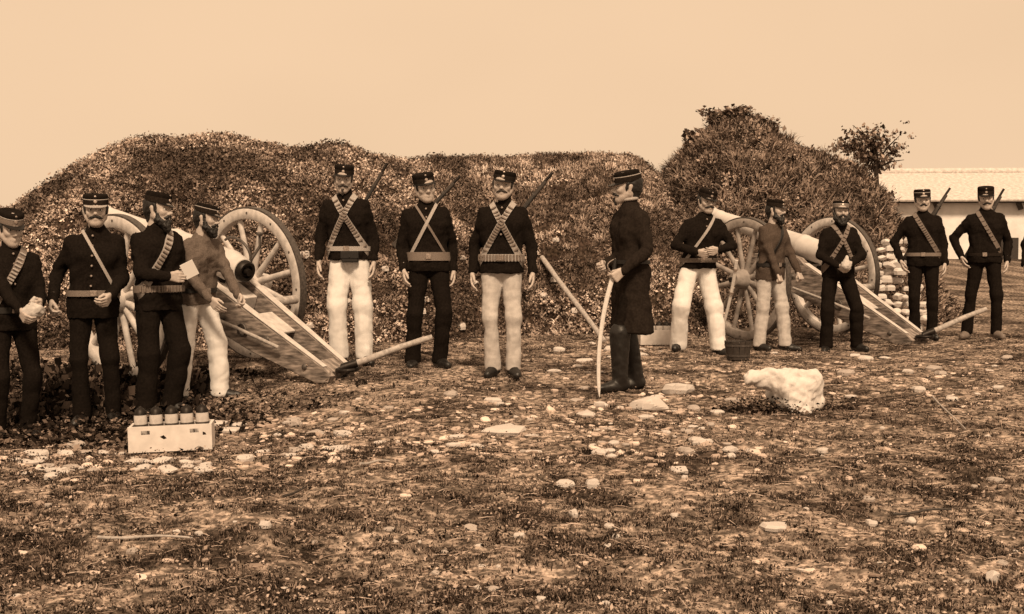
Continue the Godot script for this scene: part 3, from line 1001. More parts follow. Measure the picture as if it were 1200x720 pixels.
func person(s: Dictionary) -> Node3D:
	var d: float = s.d
	var x: float = (s.px - 600.0) / F * d
	var sc: float = s.get("scale", 1.0)
	var gy := ground(x, d)
	var yaw := deg_to_rad(s.get("yaw", 0.0))
	var at := Transform3D(Basis(Vector3.UP, yaw).scaled(Vector3.ONE * sc), Vector3(x, gy, -d))
	var R := thing("person", s.label, "person", at, "soldiers standing about the guns")
	var Zf := Vector3.BACK
	var rv := RandomNumberGenerator.new()
	rv.seed = int(s.px) * 7 + 13
	var shift := rv.randf_range(-1.0, 1.0)
	var lean: Vector3 = s.get("lean", Vector3(-0.02 * shift + rv.randfn() * 0.008, 0, rv.randf_range(-0.03, 0.025)))
	var hips: Vector3 = s.get("hips", Vector3(0.035 * shift, 0, rv.randf_range(-0.015, 0.02)))
	var tw := Basis(Vector3.UP, deg_to_rad(s.get("twist", rv.randf_range(-9.0, 9.0))))
	var fwd := tw * Vector3.BACK
	var fat: float = s.get("fat", 1.04)
	var J := func(px: float, py: float, pz: float) -> Vector3:      # a trunk point
		var k := clampf((py - 0.9) / 0.5, 0.0, 1.25)
		return tw * Vector3(px, py, pz) + hips * (1.0 - k * 0.6) + lean * k
	var feet: Array = s.get("feet", [[0.11 + rv.randf_range(-0.02, 0.03), 0.02 + 0.05 * shift, 16.0 + rv.randfn() * 6.0], [-0.11 - rv.randf_range(-0.02, 0.03), -0.04 * shift, -16.0 + rv.randfn() * 6.0]])
	var hands: Array = s.get("hands", [Vector3(0.225 + rv.randf_range(-0.015, 0.02), 0.87, rv.randf_range(0.0, 0.11)), Vector3(-0.225 - rv.randf_range(-0.015, 0.02), 0.87, rv.randf_range(0.0, 0.11))])
	var poles: Array = s.get("poles", [Vector3(0.45, -0.2, -1), Vector3(-0.45, -0.2, -1)])
	var hip := [J.call(0.085, 0.9, 0), J.call(-0.085, 0.9, 0)]
	var sh := [J.call(0.16, 1.37, -0.01), J.call(-0.16, 1.37, -0.01)]
	var head_at: Vector3 = J.call(0, 1.605, 0.018) + s.get("head_shift", Vector3.ZERO)
	var ank := []; var knee := []; var elbow := []; var fdir := []
	for i in 2:
		var wp := at * Vector3(feet[i][0], 0, feet[i][1])
		var y: float = (ground(wp.x, -wp.z) - gy) / sc
		ank.append(Vector3(feet[i][0], 0.088 + y, feet[i][1]))
		var fa: float = deg_to_rad(feet[i][2])
		fdir.append(Vector3(sin(fa), 0, cos(fa)))
		knee.append(ik(hip[i], ank[i], 0.412, 0.412, fdir[i]))
		elbow.append(ik(sh[i], hands[i], 0.285, 0.255, poles[i]))
		if (hands[i] - sh[i]).length() > 0.539: hands[i] = sh[i] + (hands[i] - sh[i]).normalized() * 0.539
	# --- body: one continuous mesh of skin, a slim figure under the clothes with head and hands
	var bones := [cp(J.call(-0.05, 0.95, 0), J.call(0.05, 0.95, 0), 0.07, 0.07, 0.03), cp(J.call(0, 0.95, 0), J.call(0, 1.3, 0), 0.07, 0.08, 0.03),
		cp(J.call(-0.12, 1.36, 0), J.call(0.12, 1.36, 0), 0.04, 0.04, 0.03), cp(J.call(0, 1.36, 0), head_at + Vector3(0, -0.09, -0.02), 0.06, 0.052, 0.03)]
	for i in 2:
		bones.append_array([cp(hip[i], knee[i], 0.06, 0.045, 0.03), cp(knee[i], ank[i], 0.045, 0.035, 0.03), cp(sh[i], elbow[i], 0.035, 0.03, 0.03), cp(elbow[i], hands[i], 0.03, 0.025, 0.02)])
	var fb := Field.new(bones, 0.024)
	var sk := MB.new()
	sk.add(fb.V, fb.N, fb.I)
	var hy: Array = s.get("head", [0.0, 0.0, 0.0])        # turn, nod, tilt in degrees
	var hx := Transform3D(Basis(Vector3.UP, deg_to_rad(hy[0] + rv.randfn() * 4.0)) * Basis(Vector3.RIGHT, deg_to_rad(hy[1] + rv.randfn() * 3.0)) * Basis(Vector3.BACK, deg_to_rad(hy[2] + rv.randfn() * 2.5)) * Basis.from_scale(Vector3(rv.randf_range(0.97, 1.1), rv.randf_range(0.99, 1.1), rv.randf_range(1.01, 1.08))), head_at)
	sk.add(T.head.V, T.head.N, T.head.I, hx)
	var grips := []
	var styles: Array = s.get("grip", ["open", "open"])
	for i in 2:
		var sg := 1.0 if i == 0 else -1.0
		var fd: Vector3 = (hands[i] - elbow[i]).normalized()
		if s.has("point") and s.point[i] != null: fd = s.point[i].normalized()
		var palm := Vector3(-sg, 0, 0)
		if s.has("palm") and s.palm[i] != null: palm = s.palm[i]
		palm = (palm - fd * palm.dot(fd)).normalized()
		var Xa := -palm * sg
		var ht := Transform3D(Basis(Xa, -fd, Xa.cross(-fd)), hands[i])
		var t: Field = T["hand_" + styles[i]]
		var mir := Transform3D(Basis(Vector3(sg, 0, 0), Vector3.UP, Vector3.BACK), Vector3.ZERO)
		sk.add(t.V, t.N, t.I, ht * mir)
		grips.append(at * Transform3D(ht.basis, hands[i] + fd * 0.088 + palm * 0.03))
	part(sk, "body", M.skin, R)
	# --- clothes
	var jm: Material = M[s.get("jacket", "wool")]
	var tr := [cp(J.call(-0.055, 1.03, 0.004), J.call(0.055, 1.03, 0.004), 0.112 * fat, 0.112 * fat, 0.05, fwd, 1.12),
		cp(J.call(-0.075, 1.27, 0.006), J.call(0.075, 1.27, 0.006), 0.122 * fat, 0.122 * fat, 0.05, fwd, 1.12),
		cp(J.call(-0.05, 1.04, 0.004), J.call(-0.065, 1.26, 0.006), 0.114 * fat, 0.12 * fat, 0.04, fwd, 1.1), cp(J.call(0.05, 1.04, 0.004), J.call(0.065, 1.26, 0.006), 0.114 * fat, 0.12 * fat, 0.04, fwd, 1.1),
		cp(J.call(0, 1.405, -0.012), J.call(0.132, 1.368, -0.012), 0.07, 0.056, 0.05), cp(J.call(0, 1.405, -0.012), J.call(-0.132, 1.368, -0.012), 0.07, 0.056, 0.05), cp(J.call(0, 1.42, -0.014), J.call(0, 1.48, -0.01), 0.08, 0.06, 0.05)]
	var low: float = s.get("hem", 0.86)
	var jb := tr.duplicate()
	jb.append(cp(J.call(-0.055, 0.93, 0.0), J.call(0.055, 0.93, 0.0), 0.122 * fat, 0.122 * fat, 0.06, fwd, 1.08))
	if low < 0.7:
		jb.append(cp(J.call(-0.06, 0.92, 0.0), Vector3(-0.085, low - 0.06, -0.01) + hips, 0.115, 0.145, 0.06))
		jb.append(cp(J.call(0.06, 0.92, 0.0), Vector3(0.085, low - 0.06, -0.01) + hips, 0.115, 0.145, 0.06))
	else:
		jb.append(cp(J.call(-0.06, 0.9, 0.0), J.call(-0.07, low - 0.06, 0.0), 0.115 * fat, 0.122 * fat, 0.05))
		jb.append(cp(J.call(0.06, 0.9, 0.0), J.call(0.07, low - 0.06, 0.0), 0.115 * fat, 0.122 * fat, 0.05))
	for i in 2:
		jb.append(cp(sh[i], elbow[i], 0.062, 0.053, 0.035))
		jb.append(cp(elbow[i], hands[i] - (hands[i] - elbow[i]).normalized() * 0.01, 0.053, 0.043, 0.016))
	jb.append(cp(J.call(0, 1.47, -0.01), J.call(0, 1.505, -0.006), 0.061, 0.06, 0.02))
	var jf := Field.new(jb, 0.0145, [[Vector3(0, -1, 0), -low]])
	jf.ruffle(n_fine, 0.012, Vector3(5.5, 3.2, 5.5))
	jf.ruffle(n_crease, -0.013, Vector3(1.5, 2.4, 1.5) * rv.randf_range(0.85, 1.2))
	var mb := MB.new()
	mb.add(jf.V, jf.N, jf.I)
	part(mb, s.get("coat", "jacket"), jm, R)
	var baggy: float = s.get("baggy", 1.0)
	var tb := [cp(J.call(-0.06, 0.93, 0), J.call(0.06, 0.93, 0), 0.112, 0.112, 0.05, fwd, 1.08)]
	for i in 2:
		tb.append(cp(hip[i], knee[i], 0.092 * lerpf(1.0, baggy, 0.15), 0.069 * baggy, 0.016))
		tb.append(cp(knee[i], ank[i] + Vector3(0, -0.03, 0), 0.069 * baggy, 0.064 * baggy, 0.014))
	var tf := Field.new(tb, 0.0145, [[Vector3(0, 1, 0), maxf(low, 0.86) + 0.1], [Vector3(0, -1, 0), -(minf(ank[0].y, ank[1].y) - 0.035)]])
	tf.ruffle(n_fine, 0.01, Vector3(3.0, 0.9, 3.0))
	tf.ruffle(n_crease, -0.011, Vector3(1.0, 1.7, 1.0) * rv.randf_range(0.85, 1.2))
	mb = MB.new()
	mb.add(tf.V, tf.N, tf.I)
	part(mb, "trousers", M[s.get("trousers", "wool")], R)
	for i in 2:
		var a: Vector3 = ank[i]
		var fo: Vector3 = fdir[i]
		var sb := [cp(a + Vector3(0, -0.035, 0) - fo * 0.035, a + Vector3(0, -0.05, 0) + fo * 0.06, 0.05, 0.042, 0.03), cp(a + Vector3(0, -0.05, 0) + fo * 0.06, a + Vector3(0, -0.058, 0) + fo * 0.165, 0.046, 0.034, 0.03), cp(a, a + Vector3(0, 0.05, 0), 0.05, 0.05, 0.02)]
		if s.get("boots", false): sb.append(cp(a + Vector3(0, 0.03, 0), a.lerp(knee[i], 0.9), 0.06, 0.084, 0.02))
		var sf := Field.new(sb, 0.012, [[Vector3(0, -1, 0), -(a.y - 0.088)]])
		sf.ruffle(n_fine, 0.006, Vector3.ONE * 7.0)
		mb = MB.new()
		mb.add(sf.V, sf.N, sf.I)
		part(mb, "boot" if s.get("boots", false) else "shoe", M[s.get("shoes", "leather_black")], R)
	# --- head: hair, beard, eyes, cap
	for e in [-1.0, 1.0]:
		var ey := put(T.get("eye_mesh"), "eye", M.eye, R, hx * Transform3D(Basis.IDENTITY, Vector3(e * 0.033, 0.0, 0.0745)))
		put(T.get("pupil_mesh"), "iris", M.pupil, ey, Transform3D(Basis.IDENTITY, Vector3(0, 0, 0.009)))
	put(T.hair_mesh, "hair", M[s.get("hair", "hair")], R, hx)
	if s.has("face"): put(T[s.face + "_mesh"], s.face, M[s.get("hair", "hair")], R, hx * Transform3D(Basis.from_scale(Vector3(rv.randf_range(0.82, 1.12), 1.0, 1.0)), Vector3.ZERO))
	var cx := hx * Transform3D(Basis.from_euler(Vector3(deg_to_rad(s.get("cap_nod", rv.randf_range(-7.0, 4.0))), 0, deg_to_rad(s.get("cap_tilt", rv.randfn() * 3.5)))), Vector3(0, 0.004, 0)) * Transform3D(Basis.from_scale(Vector3(0.965, 0.97, 0.965)), Vector3.ZERO)
	var cap := put(T.cap_crown, "cap", M[s.get("cap", "wool")], R, cx)
	put(T.cap_band, "cap_band", M[s.get("band", "wool_worn")], cap)
	put(T.cap_peak, "cap_peak", M.leather_black if not s.has("peak") else M[s.peak], cap)
	if s.get("badge", true): put(T.cap_badge, "badge", M.brass, cap)
	if s.get("piping", false): put(T.cap_piping, "piping", M.leather_white, cap)
	# --- belts and buttons
	var all := tr.duplicate()
	all.append(jb[7])
	var ctr: Vector3 = J.call(0, 1.2, 0)
	for k in s.get("cross", []):           # [from shoulder side, width, loops, material]
		var top: Vector3 = J.call(k[0] * 0.1, 1.47, 0)
		var bot: Vector3 = J.call(-k[0] * 0.17, 0.99, 0)
		var uu := (top - bot).normalized()
		var r := strap(all, (top + bot) * 0.5, uu, fwd, k[1], k[2], 0.006 + 0.006 * maxf(k[0], 0.0))
		var st := part(r[0], "bandolier" if k[2] > 0 else "shoulder_strap", M[k[3]], R)
		if k[2] > 0: part(r[1], "cartridge_loops", M[s.get("loop_mat", "leather_tan")], st)
	if s.has("belt"):
		var k: Array = s.belt              # [height, width, loops, material]
		var r := strap(all, J.call(0, k[0], 0), tw * Vector3.RIGHT, fwd, k[1], k[2], 0.008)
		var st := part(r[0], "belt", M[k[3]], R)
		if k[2] > 0: part(r[1], "cartridge_loops", M[s.get("loop_mat", "leather_tan")], st)
		if s.get("buckle", true):
			var bz := 0.35
			for q in 12: bz -= sdf(all, J.call(0, k[0], 0) + fwd * bz) * 0.85
			var bm := MB.new()
			bm.box(Transform3D(tw, J.call(0, k[0], 0) + fwd * (bz + 0.016)), Vector3(0.05, 0.045, 0.01), 0.003)
			part(bm, "buckle", M.brass, st)
	for k in s.get("pouches", []):         # [x, y, w, h, material]
		var pz := 0.35
		var c: Vector3 = J.call(k[0], k[1], 0)
		for q in 12: pz -= sdf(all, c + fwd * pz) * 0.85
		var pm := MB.new()
		pm.box(Transform3D(tw, c + fwd * (pz + 0.025)), Vector3(k[2], k[3], 0.045), 0.012)
		var po := part(pm, "pouch", M[k[4]], R)
		var fl := MB.new()
		fl.box(Transform3D(tw, c + fwd * (pz + 0.051) + Vector3(0, k[3] * 0.18, 0)), Vector3(k[2] * 1.04, k[3] * 0.62, 0.006), 0.002)
		fl.lathe([Vector2(0.005, 0.0), Vector2(0.004, 0.006), Vector2(0.0, 0.008)], 8, Transform3D(tw, c + fwd * (pz + 0.055) + Vector3(0, -k[3] * 0.02, 0)))
		part(fl, "flap", M[k[4]], po)
	if s.get("buttons", 0) > 0:
		for b in s.buttons:
			var by: float = 1.42 - 0.075 * b
			var bz := 0.35
			var c: Vector3 = J.call(s.get("button_x", 0.0), by, 0)
			for q in 12: bz -= sdf(all, c + fwd * bz) * 0.85
			put(T.button, "button", M.brass, R, Transform3D(tw, c + fwd * (bz + 0.004)))
	if s.get("collar", false):
		var cm := MB.new()
		var pth := PackedVector3Array()
		for j in 21: pth.append(J.call(0, 1.512, -0.004) + Vector3(sin(TAU * j / 20.0) * 0.062, cos(TAU * j / 20.0) * -0.008, cos(TAU * j / 20.0) * 0.06))
		cm.tube(pth, [0.014], 6, false)
		part(cm, "collar", M.leather_white, R)
	GR[R] = ([grips[0].origin, grips[1].origin, grips[0].basis.z.normalized(), grips[1].basis.z.normalized()])
	return R
func grip_of(p: Node3D, i: int) -> Vector3: return GR[p][i]
func grip_axis(p: Node3D, i: int) -> Vector3: return GR[p][2 + i]
func finish_templates() -> void:
	for k in ["hair", "beard", "moustache", "goatee"]:
		var m := MB.new()
		m.add(T[k].V, T[k].N, T[k].I)
		T[k + "_mesh"] = m.commit()
	var e := SphereMesh.new()
	e.radius = 0.0128; e.height = 0.0256; e.radial_segments = 12; e.rings = 6
	T.eye_mesh = e
	var q := SphereMesh.new()
	q.radius = 0.006; q.height = 0.012; q.radial_segments = 10; q.rings = 5
	T.pupil_mesh = q

# ---------------------------------------------------------------- guns
func wheel(parent: Node, x: float, paint: Material) -> void:
	var R0 := 0.76
	var at := Transform3D(Basis(Vector3.UP, PI * 0.5), Vector3(x, R0, 0))
	var sg := signf(x)
	var w := Node3D.new()
	w.name = "wheel"
	parent.add_child(w, true)
	w.transform = at
	var m := MB.new()
	m.lathe([Vector2(-0.04, 0.64), Vector2(-0.046, 0.648), Vector2(-0.046, 0.735), Vector2(-0.04, 0.742), Vector2(0.04, 0.742), Vector2(0.046, 0.735), Vector2(0.046, 0.648), Vector2(0.04, 0.64), Vector2(-0.04, 0.64)].map(func(p): return Vector2(p.x, p.y)), 64)
	# the inner face of the felloes is wound the other way round: turn its normals inwards
	part(m, "rim", paint, w)
	m = MB.new()
	m.lathe([Vector2(-0.034, 0.742), Vector2(-0.034, 0.76), Vector2(0.034, 0.76), Vector2(0.034, 0.742)], 64)
	part(m, "tyre", M.iron_worn, w)
	m = MB.new()
	m.lathe([Vector2(-0.17, 0.0), Vector2(-0.17, 0.085), Vector2(-0.15, 0.095), Vector2(-0.06, 0.125), Vector2(0.06, 0.125), Vector2(0.15, 0.09), Vector2(0.19, 0.08), Vector2(0.19, 0.045), Vector2(0.21, 0.04), Vector2(0.212, 0.0)] if sg > 0 else
		[Vector2(-0.212, 0.0), Vector2(-0.21, 0.04), Vector2(-0.19, 0.045), Vector2(-0.19, 0.08), Vector2(-0.15, 0.09), Vector2(-0.06, 0.125), Vector2(0.06, 0.125), Vector2(0.15, 0.095), Vector2(0.17, 0.085), Vector2(0.17, 0.0)], 20)
	part(m, "hub", paint, w)
	m = MB.new()
	m.tube(PackedVector3Array([Vector3(0, 0.11, 0), Vector3(0, 0.3, 0.004 * sg), Vector3(0, 0.665, 0.0)]), [0.04, 0.033, 0.03], 8, false, 0.75)
	var sm := m.commit()
	for i in 12: put(sm, "spoke", paint, w, Transform3D(Basis(Vector3.BACK, TAU * (i + 0.35) / 12.0), Vector3.ZERO))
	var bolt := MB.new()
	bolt.lathe([Vector2(-0.052, 0.0), Vector2(-0.05, 0.012), Vector2(0.05, 0.012), Vector2(0.052, 0.0)], 6)
	var bm := bolt.commit()
	for i in 12:
		var a := TAU * (i + 0.85) / 12.0
		put(bm, "felloe_bolt", M.iron_worn, w, Transform3D(Basis.IDENTITY, Vector3(cos(a), sin(a), 0) * 0.702))
func make_gun(label: String, at: Transform3D, elev: float, axis := 1.115, paint: Material = M.paint) -> Node3D:
	var G := thing("field_cannon", label, "cannon", at, "field cannons in the earthwork")
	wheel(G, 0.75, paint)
	wheel(G, -0.75, M.paint)
	var m := MB.new()
	m.box(Transform3D(Basis.IDENTITY, Vector3(0, 0.745, 0)), Vector3(1.2, 0.14, 0.15), 0.012)
	part(m, "axle_tree", M.wood, G)
	m = MB.new()
	m.tube(PackedVector3Array([Vector3(-0.985, 0.76, 0), Vector3(0.985, 0.76, 0)]), [0.032], 12)
	part(m, "axle_arm", M.iron, G)
	# two cheeks that run back into the trail
	var poly := PackedVector2Array([Vector2(0.42, 0.72), Vector2(0.44, 0.98), Vector2(0.36, 1.07), Vector2(0.12, 1.09), Vector2(-0.12, 1.09), Vector2(-0.42, 1.0), Vector2(-0.5, 0.93), Vector2(-1.2, 0.53), Vector2(-1.93, 0.13), Vector2(-2.02, 0.06), Vector2(-1.98, 0.0), Vector2(-1.84, -0.01), Vector2(-1.1, 0.24), Vector2(-0.55, 0.48), Vector2(-0.15, 0.64), Vector2(0.1, 0.66)])
	for sg in [-1.0, 1.0]:
		m = MB.new()
		m.prism(poly, sg * 0.165, sg * 0.255, 0.008)
		m.taper()
		var ck := part(m, "cheek", M.wood, G)
		var cap := MB.new()       # iron strap over the trunnion and bolts along the cheek
		var pth := PackedVector3Array()
		for j in 9: pth.append(Vector3(sg * 0.21, 1.09 + 0.075 * sin(PI * j / 8.0), 0.09 * cos(PI * j / 8.0)))
		cap.tube(pth, [0.014], 6, true, 2.6, Vector3.UP if false else Vector3.ZERO)
		part(cap, "trunnion_cap", M.iron, ck)
		var bb := MB.new()
		bb.lathe([Vector2(0.018, 0.0), Vector2(0.015, 0.018), Vector2(0.008, 0.026), Vector2(0.0, 0.03)], 10)
		var bm := bb.commit()
		for q in [[-0.3, 0.78], [-0.78, 0.55], [-1.3, 0.36], [-1.72, 0.13], [0.2, 0.86], [-0.05, 0.92]]:
			put(bm, "bolt", M.iron_worn, ck, Transform3D(Basis(Vector3.UP, sg * PI * 0.5), Vector3(sg * 0.257 * (1.0 - 0.45 * clampf((-q[0] - 0.5) / 1.5, 0.0, 1.0)), q[1], q[0])))
		var ring := MB.new()
		var rp := PackedVector3Array()
		for j in 17: rp.append(Vector3(sg * 0.235, 0.44 + sin(TAU * j / 16.0) * 0.055, -1.02 + cos(TAU * j / 16.0) * 0.055))
		ring.tube(rp, [0.011], 6, false)
		part(ring, "ring", M.iron_worn, ck)
		var pl := MB.new()        # plate on the trail's top edge, light from above put into its pale colour
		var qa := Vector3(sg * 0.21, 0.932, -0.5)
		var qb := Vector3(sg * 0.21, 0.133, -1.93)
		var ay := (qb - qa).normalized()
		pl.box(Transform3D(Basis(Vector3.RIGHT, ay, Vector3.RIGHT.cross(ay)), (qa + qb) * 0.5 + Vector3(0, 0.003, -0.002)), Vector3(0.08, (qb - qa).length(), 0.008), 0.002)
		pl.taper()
		part(pl, "lit_edge_plate", M.paint, ck)
	for q in [[-0.55, 0.75, 0.26, 0.5], [-1.15, 0.47, 0.05, 0.36], [-1.86, 0.09, 0.1, 0.2], [0.3, 0.9, 0.1, 0.2]]:
		m = MB.new()
		m.box(Transform3D(Basis(Vector3.RIGHT, -0.47 if q[0] < 0 else 0.0), Vector3(0, q[1], q[0])), Vector3(0.33, q[2] * 0.5 if q[3] > 0.3 else q[2], q[3]), 0.008)
		m.taper()
		part(m, "transom", M.paint if q[0] > -1.5 and q[0] < 0 else M.wood, G)
	m = MB.new()
	var lp := PackedVector3Array()
	for j in 17: lp.append(Vector3(sin(TAU * j / 16.0) * 0.085, 0.1, -2.07 - cos(TAU * j / 16.0) * 0.085))
	m.tube(lp, [0.018], 8, false)
	part(m, "lunette", M.iron, G)
	m = MB.new()
	m.tube(PackedVector3Array([Vector3(-0.26, 0.62, -0.78), Vector3(-0.62, 0.62, -0.78)]), [0.045, 0.042], 12)
	part(m, "trail_step", M.wood_pale, G)
	m = MB.new()
	m.tube(PackedVector3Array([Vector3(0.29, 0.64, -0.35), Vector3(0.27, 0.46, -1.0), Vector3(0.24, 0.3, -1.5)]), [0.016], 8)
	part(m, "rammer_rod", M.wood_pale, G)
	# barrel: breech to the rear, axis through the trunnions
	var bt := Transform3D(Basis(Vector3.RIGHT, -elev), Vector3(0, axis, 0))
	m = MB.new()
	m.lathe([Vector2(-0.84, 0.07), Vector2(-0.85, 0.088), Vector2(-0.84, 0.108), Vector2(-0.79, 0.122), Vector2(-0.7, 0.13), Vector2(-0.68, 0.142), Vector2(-0.63, 0.142), Vector2(-0.61, 0.136), Vector2(-0.3, 0.142), Vector2(-0.28, 0.15), Vector2(-0.24, 0.15), Vector2(-0.22, 0.138), Vector2(0.12, 0.132), Vector2(0.14, 0.138), Vector2(0.18, 0.138), Vector2(0.2, 0.12), Vector2(1.3, 0.088), Vector2(1.32, 0.098), Vector2(1.35, 0.098), Vector2(1.37, 0.09), Vector2(1.46, 0.1), Vector2(1.53, 0.114), Vector2(1.555, 0.112), Vector2(1.57, 0.1), Vector2(1.57, 0.052), Vector2(1.2, 0.05), Vector2(1.2, 0.0)], 40)
	var bar := part(m, "barrel", M.bronze, G, bt)
	m = MB.new()
	m.lathe([Vector2(-0.93, 0.0), Vector2(-0.93, 0.03), Vector2(-0.9, 0.034), Vector2(-0.87, 0.034), Vector2(-0.87, 0.055), Vector2(-0.9, 0.062), Vector2(-0.905, 0.085), Vector2(-0.89, 0.098), Vector2(-0.84, 0.1)].map(func(p): return p), 32)
	part(m, "breech_ring", M.iron, bar)
	m = MB.new()
	m.tube(PackedVector3Array([Vector3(-0.275, 0, 0), Vector3(0.275, 0, 0)]), [0.058], 16)
	part(m, "trunnion", M.iron, bar)
	m = MB.new()                 # breech lever that curves up over the breech
	var lv := PackedVector3Array()
	for j in 13:
		var a := lerpf(-0.5, 2.5, j / 12.0)
		lv.append(Vector3(-0.09 + 0.02 * sin(a), 0.1 + sin(a) * 0.14, -0.62 - cos(a) * 0.2))
	m.tube(lv, [0.013], 7)
	part(m, "breech_lever", M.iron_worn, bar)
	m = MB.new()
	m.tube(PackedVector3Array([Vector3(-0.12, 0.06, -0.78), Vector3(-0.2, 0.2, -0.8), Vector3(-0.2, 0.3, -0.78)]), [0.016, 0.014, 0.012], 7)
	m.box(Transform3D(Basis.IDENTITY, Vector3(-0.2, 0.31, -0.78)), Vector3(0.05, 0.03, 0.05), 0.008)
	part(m, "sight", M.iron_worn, bar)
	m = MB.new()
	m.tube(PackedVector3Array([Vector3(0, 0.58, -0.5), Vector3(0, 0.9, -0.5)]), [0.035, 0.03], 12)
	m.tube(PackedVector3Array([Vector3(-0.11, 0.64, -0.5), Vector3(0.11, 0.64, -0.5)]), [0.013], 6)
	part(m, "elevating_screw", M.iron, G)
	return G

# ---------------------------------------------------------------- arms, tools, boxes
func make_rifle(label: String, butt: Vector3, muzzle: Vector3, roll: float, group: String) -> void:
	var t := along(butt, muzzle)
	t.basis = t.basis * Basis(Vector3.UP, roll)
	var L := butt.distance_to(muzzle)
	var R := thing("rifle", label, "rifle", t, group)
	var m := MB.new()
	m.tube(PackedVector3Array([Vector3(0, 0, 0.035), Vector3(0, 0.1, 0.028), Vector3(0, 0.24, 0.012), Vector3(0, 0.3, 0.0), Vector3(0, 0.42, 0.0), Vector3(0, L * 0.9, 0.0)]), [0.058, 0.05, 0.034, 0.028, 0.03, 0.022], 10, true, 0.7, Vector3.BACK)
	part(m, "stock", M.wood_dark, R)
	m = MB.new()
	m.tube(PackedVector3Array([Vector3(0, 0.34, -0.024), Vector3(0, L, -0.018)]), [0.017, 0.0135], 10)
	m.box(Transform3D(Basis.IDENTITY, Vector3(0, L - 0.03, -0.029)), Vector3(0.004, 0.02, 0.012), 0.001)
	part(m, "barrel", M.iron, R)
	m = MB.new()
	m.box(Transform3D(Basis.IDENTITY, Vector3(0, 0.37, -0.018)), Vector3(0.036, 0.15, 0.036), 0.006)
	m.tube(PackedVector3Array([Vector3(0.018, 0.36, -0.02), Vector3(0.05, 0.35, -0.02)]), [0.006, 0.009], 6)
	part(m, "lock", M.iron, R)
	m = MB.new()
	var pth := PackedVector3Array()
	for j in 9: pth.append(Vector3(0, 0.3 + 0.07 * j / 8.0, 0.024 + sin(PI * j / 8.0) * 0.03))
	m.tube(pth, [0.004], 5)
	part(m, "trigger_guard", M.iron, R)
	m = MB.new()
	m.tube(PackedVector3Array([Vector3(0, 0.12, 0.06), Vector3(0, L * 0.4, 0.075), Vector3(0, L * 0.75, 0.02)]), [0.012], 6, false, 0.25)
	part(m, "sling", M.leather_black, R)
	m = MB.new()
	for q in [0.55, 0.75]: m.tube(PackedVector3Array([Vector3(0, L * q - 0.01, -0.006), Vector3(0, L * q + 0.01, -0.006)]), [0.026, 0.026], 10)
	part(m, "barrel_band", M.iron_worn, R)
func make_pole(called: String, label: String, category: String, a: Vector3, b: Vector3, ra: float, rb: float, m: Material, group := "", shod := true) -> Node3D:
	var t := along(a, b)
	var L := a.distance_to(b)
	var P := thing(called, label, category, t, group)
	var mb := MB.new()
	var pth := PackedVector3Array()
	var rr := []
	for j in 9:
		var u := j / 8.0
		pth.append(Vector3(sin(u * 7.0) * 0.004, u * L, cos(u * 5.0) * 0.004))
		rr.append(lerpf(ra, rb, u) * (1.0 + 0.06 * sin(u * 23.0)))
	mb.tube(pth, rr, 10)
	part(mb, "shaft", m, P)
	if shod:
		mb = MB.new()
		mb.tube(PackedVector3Array([Vector3(0, -0.012, 0.004), Vector3(0, 0.0, 0.004), Vector3(0.003, 0.13, 0.004)]), [ra * 0.7, ra * 1.16, ra * 1.14], 10)
		part(mb, "iron_shoe", M.iron, P)
	return P
func make_sabre(label: String, hilt: Vector3, tip: Vector3, bend: Vector3, m: Material, scabbard := false) -> void:
	var t := along(hilt, tip)
	var inv := t.affine_inverse()
	var L := hilt.distance_to(tip)
	var S := thing("scabbard" if scabbard else "sabre", label, "scabbard" if scabbard else "sabre", t)
	var bl := inv.basis * bend
	var mb := MB.new()
	var pth := PackedVector3Array()
	var rr := []
	for j in 15:
		var u := j / 14.0
		pth.append(Vector3(0, u * L, 0) + bl * (4.0 * u * (1.0 - u)))
		rr.append(lerpf(0.019, 0.014, u) * (1.0 if scabbard or u < 0.92 else lerpf(1.0, 0.15, (u - 0.92) / 0.08)))
	var sd := bl.normalized()
	mb.tube(pth, rr, 8, true, 0.6 if scabbard else 0.3, sd)
	part(mb, "sheath" if scabbard else "blade", m, S)
	mb = MB.new()
	if scabbard:
		for u in [0.1, 0.35]: mb.tube(PackedVector3Array([Vector3(0, u * L - 0.012, 0) + bl * 4.0 * u * (1.0 - u), Vector3(0, u * L + 0.012, 0) + bl * 4.0 * u * (1.0 - u)]), [0.023], 8)
		part(mb, "band", M.brass, S)
		return
	mb.tube(PackedVector3Array([Vector3(0, 0.01, 0), Vector3(0, -0.06, 0), Vector3(0, -0.12, 0)]), [0.014, 0.016, 0.014], 8)
	part(mb, "handle", M.leather_black, S)
	mb = MB.new()
	var gp := PackedVector3Array()
	for j in 9: gp.append(sd * (0.055 * sin(PI * j / 8.0)) + Vector3(0, 0.005 - 0.125 * j / 8.0, 0))
	mb.tube(gp, [0.005], 6)
	mb.tube(PackedVector3Array([sd * 0.045, sd * -0.03]), [0.007], 6)
	part(mb, "guard", M.brass, S)
